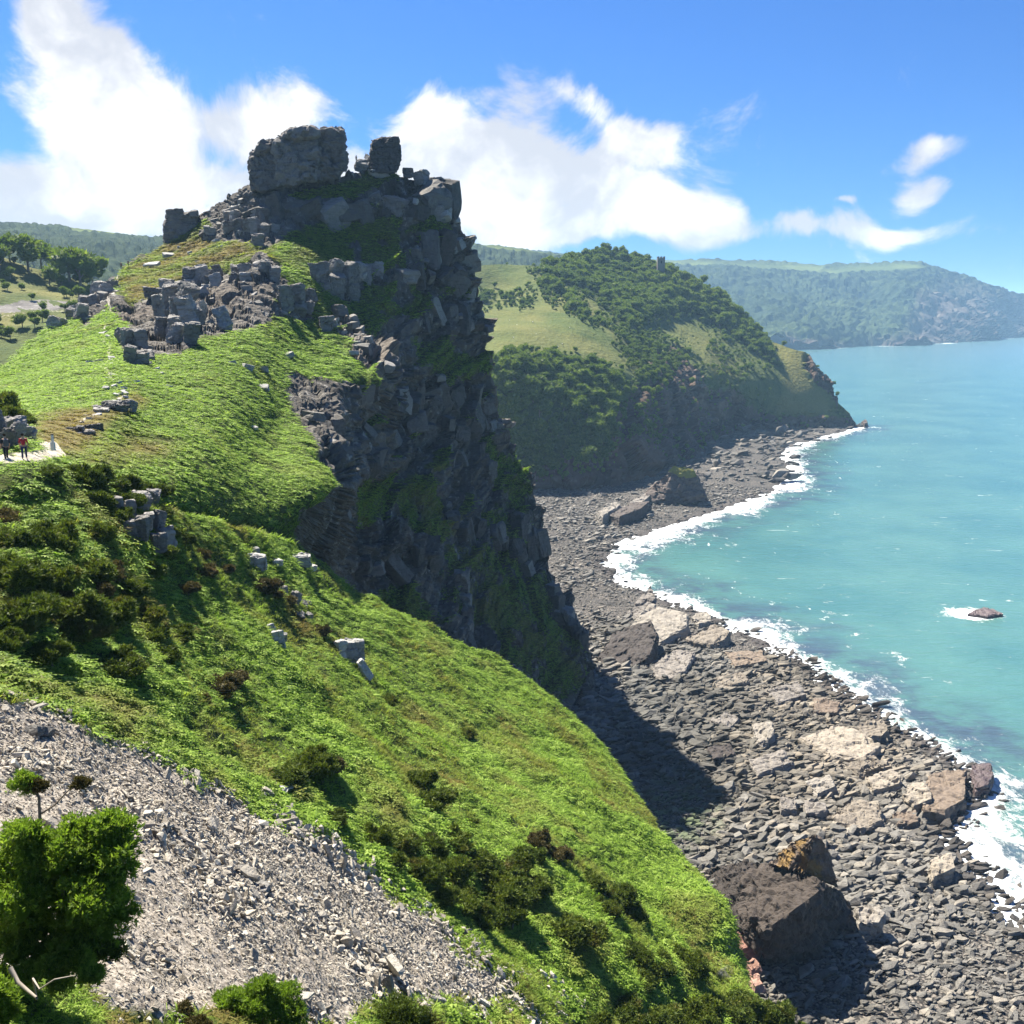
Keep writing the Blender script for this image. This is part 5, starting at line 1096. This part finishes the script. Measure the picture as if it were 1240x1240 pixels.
gorse([(565, 886, 24)], 'lone tiny gorse bush far out on the smooth bracken slope')
gorse([(505, 892, 13)], 'smallest gorse sprig on the smooth bracken slope')
gorse([(510, 938, 36), (520, 966, 50)], 'black green gorse bush in the middle of the bracken slope', 'gorse mid slope')
gorse([(568, 990, 26)], 'small gorse bush just above the lower thicket')
gorse([(455, 1005, 46), (482, 1012, 46), (520, 1020, 50), (548, 1014, 50), (470, 1045, 46), (505, 1050, 50), (540, 1046, 56), (578, 1040, 58), (560, 1082, 50), (620, 1040, 52), (606, 1072, 60), (642, 1066, 52), (585, 1106, 44), (640, 1030, 44), (530, 1075, 44), (620, 1100, 46)], 'dark gorse bush in the broad thicket bordering the lower scree', 'gorse thicket along the lower scree')
gorse([(655, 1018, 34), (675, 1030, 30)], 'brown heath bush topping the lower thicket', 'brown bushes on the lower thicket', 'heath', 'heath_bush')
gorse([(690, 1122, 66)], 'round gorse bush apart from the lower thicket, with brown flowers')
gorse([(715, 1062, 40), (742, 1078, 50), (762, 1096, 44), (730, 1096, 36)], 'gorse bush in the loose group right of the lower thicket', 'gorse right of the lower thicket')
gorse([(768, 1150, 40), (800, 1160, 48), (832, 1166, 50), (782, 1182, 40)], 'gorse bush on the grass near the cliff end', 'gorse near the cliff end')
gorse([(760, 1226, 56), (800, 1222, 60), (846, 1216, 60), (890, 1212, 60), (930, 1226, 52), (720, 1240, 50), (965, 1245, 40), (860, 1245, 60)], 'yellow green gorse bush in the hedge along the bottom edge', 'gorse hedge at the bottom edge')
gorse([(16, 500, 40), (-10, 490, 50), (30, 508, 24), (-40, 500, 60)], 'dark gorse bush on top of the rock bank at the left edge', 'gorse on the rock bank')

# green foreground bushes
def big_bush(label, px, py, D, lobes_px, leaf, ncl, seed, mat='bush', stems=((0, 0),)):
    """lobes_px: (dx, dy, r) in photo pixels about (px, py)"""
    s = D / 1240; c = at(px, py, D); r = np.random.default_rng(seed)
    t = thing('green_bush', label, 'bush', c)
    L = [(dx * s, r.uniform(-0.5, 0.5) * rr * s * 1.6, -dy * s * 1.05, rr * s) for dx, dy, rr in lobes_px]
    for x, y, z, q in list(L):
        for _ in range(4):
            v = r.normal(size=3); v[2] = abs(v[2]); v /= np.linalg.norm(v); L.append((x + v[0] * q * 0.85, y + v[1] * q * 0.85, z + v[2] * q * 0.8, q * r.uniform(0.28, 0.42)))
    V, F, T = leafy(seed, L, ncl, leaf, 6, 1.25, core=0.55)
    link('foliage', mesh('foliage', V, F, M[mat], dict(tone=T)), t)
    link('stem', mesh('stem', *joined([tube([(x * s, 0, (-lobes_px[0][2] - y) * s - 0.3), (x * s * 0.6, 0, -0.3), (x * s * 0.3, 0, 0.2)], [0.07, 0.05, 0.02]) for x, y in stems]), M['bark']), t)
    return t
big_bush('large bright green bush rising in front of the scree at lower left', 80, 1075, 19.5, [(0, 0, 50), (-45, 5, 42), (-84, 40, 36), (-96, -4, 34), (-92, 84, 34), (66, 40, 24), (28, 92, 26), (-20, 100, 26), (74, -20, 24), (-64, -62, 22), (58, -84, 18), (-34, -66, 20), (42, -40, 42), (62, -65, 34), (-50, -75, 22), (20, -50, 40), (-20, -30, 45), (-60, -25, 38), (40, 30, 40), (0, 45, 42), (-45, 55, 36), (50, -5, 40), (80, -50, 26), (-70, 20, 36), (10, 78, 36), (-30, 84, 34), (-64, 78, 30), (44, 62, 30)], 0.10, 9000, 601, stems=((-10, 20), (10, 20)))
big_bush('rounded yellow green bush at the bottom edge of the scree', 308, 1222, 24.5, [(0, 0, 34), (-34, 10, 28), (32, 6, 30), (10, -22, 24), (-20, -12, 24), (52, 18, 20), (-58, 20, 18)], 0.085, 3400, 602)
big_bush('olive rounded bush at the bottom centre', 478, 1230, 37, [(0, 0, 30), (-30, 6, 22), (32, 6, 26), (8, -8, 24), (52, 14, 18)], 0.10, 2200, 603, 'gorse')
big_bush('small green bush cut off by the lower left corner', 2, 1205, 16.5, [(0, 0, 26), (-24, 0, 30), (10, 18, 20), (-10, -14, 20)], 0.075, 1700, 604)
big_bush('dark low bush between the large green bush and the scree foot', 120, 1146, 19.6, [(0, 0, 22), (18, 14, 18), (-14, 12, 16), (4, -18, 14)], 0.07, 900, 605, 'gorse', ((0, -30),))
big_bush('tangled low brush under the large green bush at lower left', 60, 1180, 18.4, [(0, 0, 20), (-34, 6, 20), (34, -2, 20), (64, -6, 18), (-62, 10, 20), (16, 14, 16)], 0.075, 2200, 607, 'bush', ((0, -30),))
big_bush('straggling yellowish bush left of the rounded bush at the bottom', 215, 1236, 22.5, [(0, 0, 18), (-34, 4, 16), (28, 4, 18), (-60, 8, 14)], 0.07, 1500, 606, 'heath')
# small bare stemmed tree
def twig_tree(label, name, stems, tufts, mat, leaf, D):
    s = D / 1240; c = at(*stems[0][0], D); t = thing(name, label, 'tree', c)
    def L(p, k): return np.array(at(p[0], p[1], D + k)) - c
    V, F = joined([tube([L(p, 0.05 * i) for i, p in enumerate(st)], list(np.linspace(w, w * 0.45, len(st)))) for st, w in [(x[:-1], x[-1]) for x in stems]])
    link('trunk', mesh('trunk', V, F, M['bark']), t)
    for px, py, r_, mk in tufts:
        q = L((px, py), 0); V, F, T = leafy(int(px * 7 + py), [(q[0], q[1], q[2], r_ * s), (q[0] + r_ * s * 0.5, q[1] + 0.1, q[2] - r_ * s * 0.2, r_ * s * 0.7), (q[0] - r_ * s * 0.6, q[1] - 0.1, q[2], r_ * s * 0.6), (q[0] - r_ * s * 0.15, q[1], q[2] + r_ * s * 0.6, r_ * s * 0.62), (q[0] + r_ * s * 0.2, q[1], q[2] - r_ * s * 0.55, r_ * s * 0.5)], 380, leaf, 6, 0.9, 0.5)
        link('crown', mesh('crown', V, F, M[mk], dict(tone=T)), t)
twig_tree('small windswept tree with bare thin trunk above the large green bush', 'small_tree', [[(49, 1010), (48, 985), (47, 965), (42, 952), 0.045], [(50, 985), (66, 975), (80, 960), (88, 952), 0.025], [(47, 965), (36, 955), (28, 950), 0.02]], [(30, 950, 17, 'bush'), (46, 953, 9, 'heath'), (98, 950, 9, 'heath')], 'bush', 0.06, 21.5)
def log(label, pts, w, D, name='dead_branch'):
    c = at(*pts[0], D); t = [np.array(at(x, y, D - 0.15 * i)) - c for i, (x, y) in enumerate(pts)]
    V, F = tube(t, list(np.linspace(w, w * 0.5, len(pts)))); o = link(name, mesh(name, V, F, M['deadwood'], smooth=True), None, c); return tag(o, label, 'branch')
log('bleached dead branch lying under the large green bush', [(12, 1172), (22, 1190), (34, 1200), (44, 1208)], 0.05, 17.3)
log('forked grey dead branch curving right beneath the large green bush', [(44, 1210), (40, 1185), (48, 1198), (66, 1186), (92, 1181)], 0.022, 17.3)
log('pale branch poking out of the left side of the large green bush', [(-30, 1040), (0, 1024), (20, 1015)], 0.04, 21)

# ------------------------------------------------------------------ woods
def tree_tpl(seed, ncl=170):
    r = np.random.default_rng(seed)
    lobes = [(0, 0, 0.62, 0.30)] + [(r.uniform(-0.25, 0.25), r.uniform(-0.25, 0.25), r.uniform(0.35, 0.8), r.uniform(0.16, 0.26)) for _ in range(6)]
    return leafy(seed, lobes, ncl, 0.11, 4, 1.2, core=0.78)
trees = [tree_tpl(700 + s) for s in range(5)]
TCROWN = [mesh('crown', V, F, M['tree'], dict(tone=T)) for V, F, T in trees]
TTRUNK = mesh('trunk', *joined([tube([(0, 0, -0.15), (0.01, 0, 0.2), (0.02, 0.02, 0.5)], [0.035, 0.028, 0.012]), tube([(0.01, 0, 0.25), (0.14, 0.05, 0.45)], [0.018, 0.008]), tube([(0.01, 0, 0.2), (-0.12, 0.08, 0.42)], [0.018, 0.008])]), M['bark'])
def tree(p, h, label, group, i, name='broadleaf_tree'):
    t = thing(name, label, 'tree', p, group, i * 2.1)
    for nm, me in (('crown', TCROWN[i % 5]), ('trunk', TTRUNK)):
        o = link(nm, me, t); o.scale = (h * 1.15, h * 1.15, h)
WOOD = [([(640, 330), (660, 322), (690, 313), (735, 302), (800, 318), (860, 348), (930, 412), (935, 440), (905, 425), (870, 400), (830, 380), (800, 385), (770, 400), (745, 380), (720, 360), (690, 350), (660, 340)], 1.0),
        ([(585, 440), (620, 425), (700, 432), (745, 448), (755, 480), (735, 560), (700, 570), (640, 585), (600, 560)], 0.9),
        ([(735, 385), (790, 400), (830, 430), (800, 470), (770, 460), (750, 420)], 0.6), ([(572, 352), (640, 350), (645, 371), (572, 372)], 0.45), ([(652, 335), (690, 352), (728, 392), (716, 397), (680, 370), (650, 352)], 0.8),
        ([(860, 410), (910, 440), (900, 470), (860, 450)], 0.35), ([(745, 450), (790, 470), (800, 530), (760, 545), (735, 520)], 0.4)]
wood = np.zeros(GH['PX'].shape)
for poly, wv in WOOD: wood = np.maximum(wood, wv * soft(GH['PX'] + fbm(GH['P'].reshape(-1, 3), 50, 1).reshape(wood.shape) * 6, GH['PY'], poly, 8))
wood = np.maximum(wood, 0.05 * (1 - GH['field']) * (GH['PY'] < 560)) 
q, nn, idx, info = sample(GH, wood, 7000, rows=1)
h = np.clip(5.6 * np.exp(RNG.normal(0, 0.4, len(q))), 2.5, 12) * np.where(pick(wood, idx, info) > 0.7, 1, 0.55)
order = np.argsort(-h / q[:, 1])
for i in order[:270]: tree(q[i] - [0, 0, 0.6], h[i], 'round crowned broadleaf tree in the wood on the far headland', 'trees of the headland wood', int(i))
rest = order[270:]
M['treei'] = leaf_material('wood_leaf', (0.05, 0.085, 0.014), (0.10, 0.15, 0.022), (0.19, 0.24, 0.045), 0.35, True)
scatter('woodland', q[rest] - [0, 0, 0.6], h[rest] * 1.1, np.clip(0.25 + 0.4 * fbm(q[rest], 60, 331, 3) + RNG.normal(0, 0.12, len(rest)), 0, 0.6), np.zeros(len(rest)), trees, M['treei'], None, hillH)
# scrub on the open ground of the headland
for i, (px, py, hh) in enumerate([(34, 328, 40), (70, 334, 34), (98, 348, 46), (84, 342, 44), (12, 318, 32), (50, 322, 28), (112, 345, 34), (60, 344, 22), (0, 326, 30)]):
    D = float(depthC(np.array([px * 1.0]), np.array([py * 1.0]))[0]); tree(at(px, py, D), hh * D / 1240 * 1.05, 'large round tree on the valley side left of the crag, ' + nth(sorted([34, 70, 98, 84, 12, 50, 112, 60, 0]).index(px), 9), 'trees on the valley side', i)
bq, bn, bi, binf = sample(GC, (GC['PX'] > -50) * (GC['PX'] < 125) * (GC['PY'] < 440) * 1.0, 60)
for i in range(len(bq)): tree(bq[i], RNG.uniform(2, 6), 'low dark shrub dotted over the valley side grass', 'shrubs on the valley side', i, 'shrub')

# ------------------------------------------------------------------ tower on the headland
mt, tt, bt = material('old_masonry', 0.9, 0.1); tt.l.new(tt.mix(tt.noise(pos(tt), 0.9, 5, 0.7), (0.10, 0.095, 0.085), (0.20, 0.19, 0.17)), bt.inputs['Base Color'])
mdk, tdk, bdk = material('dark_opening', 0.9, 0.1); bdk.inputs['Base Color'].default_value = (0.02, 0.02, 0.02, 1)
def box(x0, x1, y0, y1, z0, z1):
    V = np.array([(x, y, z) for x in (x0, x1) for y in (y0, y1) for z in (z0, z1)], float)
    return V, np.array([[0, 1, 3, 2], [4, 6, 7, 5], [0, 4, 5, 1], [2, 3, 7, 6], [0, 2, 6, 4], [1, 5, 7, 3]])
tc = at(800, 326, 1150)
tw = thing('stone_tower', 'small square stone folly tower on the wooded headland skyline', 'tower', tc)
link('wall', mesh('wall', *box(-4, 4, -4, 4, -6, 11.5), mt), tw)
for x in (-3.2, 0, 3.2):
    for y in (-3.2, 3.2): link('merlon', mesh('merlon', *box(x - 0.8, x + 0.8, y - 0.8, y + 0.8, 11.5, 13.4), mt), tw)
link('window', mesh('window', *box(-0.7, 0.7, -4.08, -3.9, 6, 9), mdk), tw)

# ------------------------------------------------------------------ people, post, sheep
def plain(name, c, rough=0.8):
    m, t, b = material(name, rough, 0.2); b.inputs['Base Color'].default_value = (*c, 1); return m
skin = plain('skin', (0.45, 0.28, 0.2)); dark = plain('dark_cloth', (0.02, 0.022, 0.03)); red = plain('red_cloth', (0.42, 0.03, 0.04)); navy = plain('navy_cloth', (0.025, 0.035, 0.09)); black = plain('black_cloth', (0.015, 0.015, 0.017)); hairm = plain('hair', (0.05, 0.035, 0.025)); grey = plain('grey_pack', (0.10, 0.10, 0.11))
def skin_mesh(name, joints, bones, mat, parent, sub=2):
    me = bpy.data.meshes.new(name); me.from_pydata([j[:3] for j in joints], bones, []); o = link(name, me, parent)
    md = o.modifiers.new('skin', 'SKIN'); md.use_smooth_shade = True
    for v, j in zip(me.skin_vertices[0].data if me.skin_vertices else [], joints): v.radius = (j[3], j[3] * (j[4] if len(j) > 4 else 1))
    o.modifiers.new('sub', 'SUBSURF').levels = sub; o.modifiers['sub'].render_levels = sub
    me.materials.append(mat); return o
def person(label, p, rz, top, legs, pack=None, lean=0.0, stride=0.22, sub=2, group=None):
    """body as one skinned surface; clothing as close fitting shells over it"""
    t = thing('person', label, 'person', p, group, rz)
    def J(x, y, z, r, k=1.0): return (x, y + lean * max(0, z - 0.9), z, r, k)
    j = [J(0, 0, 0.95, 0.13), J(0, 0, 1.2, 0.135, 0.8), J(0, 0, 1.42, 0.13, 0.75), J(0, 0.0, 1.52, 0.055), J(0, 0.01, 1.62, 0.085, 1.15), J(0, 0.01, 1.72, 0.08, 1.1)]
    b = [(0, 1), (1, 2), (2, 3), (3, 4), (4, 5)]
    for s in (-1, 1):
        i = len(j); fy = s * stride
        j += [J(s * 0.10, 0.0, 0.88, 0.09), (s * 0.11, fy * 0.6 + 0.03, 0.48, 0.06), (s * 0.11, fy * 0.9 - 0.03, 0.08, 0.042), (s * 0.12, fy * 0.9 + 0.12, 0.04, 0.038)]
        b += [(0, i), (i, i + 1), (i + 1, i + 2), (i + 2, i + 3)]
        i = len(j)
        j += [J(s * 0.20, 0, 1.40, 0.06), J(s * 0.27, -0.03 - s * 0.03, 1.13, 0.045), J(s * 0.25, 0.12 - s * 0.05, 0.92, 0.034), J(s * 0.245, 0.16 - s * 0.05, 0.84, 0.034, 0.6)]
        b += [(2, i), (i, i + 1), (i + 1, i + 2), (i + 2, i + 3)]
        for f in range(4):
            k = len(j); fx = s * 0.245 + (f - 1.5) * 0.018
            j += [J(fx, 0.175 - s * 0.05, 0.80, 0.009), J(fx, 0.18 - s * 0.05, 0.765 + 0.008 * abs(f - 1.5), 0.008), J(fx, 0.165 - s * 0.05, 0.735 + 0.008 * abs(f - 1.5), 0.007)]
            b += [(i + 3, k), (k, k + 1), (k + 1, k + 2)]
        k = len(j); j += [J(s * 0.215, 0.18 - s * 0.05, 0.83, 0.011), J(s * 0.205, 0.20 - s * 0.05, 0.79, 0.009)]; b += [(i + 3, k), (k, k + 1)]
    body = skin_mesh('body', j, b, skin, t, sub)
    jt = [J(0, 0, 0.93, 0.155), J(0, 0, 1.2, 0.16, 0.82), J(0, 0, 1.43, 0.155, 0.75)]; bt_ = [(0, 1), (1, 2)]
    for s in (-1, 1):
        i = len(jt); jt += [J(s * 0.20, 0, 1.41, 0.075), J(s * 0.27, -0.03 - s * 0.03, 1.13, 0.06)]; bt_ += [(2, i), (i, i + 1)]
    skin_mesh('jacket', jt, bt_, top, t, sub)
    jl = [J(0, 0, 0.98, 0.15)]; bl = []
    for s in (-1, 1):
        i = len(jl); fy = s * stride; jl += [J(s * 0.10, 0.0, 0.86, 0.11), (s * 0.11, fy * 0.6 + 0.03, 0.48, 0.078), (s * 0.11, fy * 0.9 - 0.03, 0.10, 0.062)]; bl += [(0, i), (i, i + 1), (i + 1, i + 2)]
    skin_mesh('trousers', jl, bl, legs, t, sub)
    y0 = lean * 0.75
    V, F, T = leafy(1, [(0, y0 - 0.02, 1.70, 0.085)], 120, 0.05, 3, 0.6, 0.98); link('hair', mesh('hair', V, F, hairm), t)
    if pack:
        V, F = hull_mesh(np.array([(x, y0 * 0.6 + y, z) for x in (-0.15, 0.15) for y in (-0.34, -0.13) for z in (1.0, 1.42)] + [(x, y0 * 0.6 - 0.2, z) for x in (-0.1, 0.1) for z in (0.95, 1.5)]))
        link('backpack', mesh('backpack', V, F, pack), t)
    return t
def ground(px, py, D): return at(px, py, D)
person('person in a red top and navy trousers walking away on the pale footpath', ground(30, 556, 70.5), R(20), red, navy, None, -0.05)
person('person in black with a backpack on the footpath at the left edge', ground(8, 557, 69.5), R(40), black, dark, grey)
person('left of two tiny dark walkers on the saddle skyline', ground(147, 325.5, 278), R(10), black, dark, None, sub=1)
person('right of two tiny dark walkers on the saddle skyline', ground(155.5, 323, 280), R(60), navy, dark, None, sub=1)
person('tiny figure standing in the notch between the summit tors', ground(431.5, 196, 299), R(30), dark, black, None, stride=0.05, sub=1)
# path sign post
wood_p = plain('weathered_white_post', (0.62, 0.60, 0.55)); 
pp = at(64, 539, 75); sp = thing('marker_post', 'short white marker post beside the footpath bend', 'post', pp)
link('post', mesh('post', *box(-0.07, 0.07, -0.07, 0.07, -0.4, 0.75), wood_p), sp)
link('cap', mesh('cap', *box(-0.085, 0.085, -0.085, 0.085, 0.75, 0.83), plain('dark_cap', (0.08, 0.07, 0.06))), sp)
link('foot', mesh('foot', *box(-0.14, 0.14, -0.11, 0.11, -0.4, 0.22), wood_p), sp)
# sheep on the headland field
wool = plain('sheep_wool', (0.75, 0.72, 0.66), 0.95); face = plain('sheep_face', (0.12, 0.10, 0.09))
jb = [(0, 0, 0.75, 0.26), (0, 0.35, 0.78, 0.28), (0, -0.35, 0.76, 0.27), (0, 0.58, 0.86, 0.13)]
sheep_parts = []
def sheep_obj(p, rz, first=[]):
    t = thing('sheep', 'white sheep grazing on the green field of the headland', 'sheep', p, 'sheep on the headland field', rz)
    if not first:
        a = skin_mesh('fleece', jb, [(0, 1), (0, 2), (1, 3)], wool, t, 1)
        j2 = [(0, 0.6, 0.85, 0.09), (0, 0.78, 0.80, 0.085), (0, 0.92, 0.68, 0.06)]; bo = [(0, 1), (1, 2)]
        for sx in (-1, 1): k = len(j2); j2 += [(sx * 0.06, 0.74, 0.88, 0.03), (sx * 0.16, 0.72, 0.88, 0.025)]; bo += [(1, k), (k, k + 1)]
        h = skin_mesh('head', j2, bo, face, t, 1)
        ls = []
        for sx in (-1, 1):
            for sy in (-0.38, 0.38):
                V, F = tube([(sx * 0.15, sy, 0.62), (sx * 0.15, sy + (0.03 if sy > 0 else -0.05), 0.32), (sx * 0.15, sy, -0.05)], [0.07, 0.05, 0.04]); ls.append(link('leg', mesh('leg', V, F, face), t))
        first += [a, h] + ls
    else:
        for s in first:
            c = s.copy(); COL.objects.link(c); c.parent = t
for i, (px, py) in enumerate([(617, 389), (626, 395), (632, 399), (640, 396), (649, 406), (681, 418), (676, 421), (660, 400), (610, 404), (645, 391), (690, 398), (622, 410)]):
    sheep_obj(at(px, py, float(depthH(np.array([px * 1.0]), np.array([py * 1.0]))[0])) + np.array([0, 0, 0.2]), i * 1.3)

# ------------------------------------------------------------------ haze
def haze():
    bm = bmesh.new(); bmesh.ops.create_cube(bm, size=1.0)
    for v in bm.verts:
        v.co = ((v.co.x) * 260000, 32000 + v.co.y * 70000, -8 + (v.co.z + 0.5) * 368)
    me = bpy.data.meshes.new('haze'); bm.to_mesh(me); bm.free()
    o = link('haze', me); tag(o, kind='stuff')
    m = bpy.data.materials.new('haze_air'); m.use_nodes = True; t = NT(m.node_tree); t.n.clear()
    out = t.new('ShaderNodeOutputMaterial'); v = t.new('ShaderNodeVolumePrincipled')
    v.inputs['Color'].default_value = (0.42, 0.69, 1.0, 1); v.inputs['Density'].default_value = 0.000075; v.inputs['Anisotropy'].default_value = 0.1
    t.l.new(v.outputs[0], out.inputs['Volume']); me.materials.append(m)
haze()
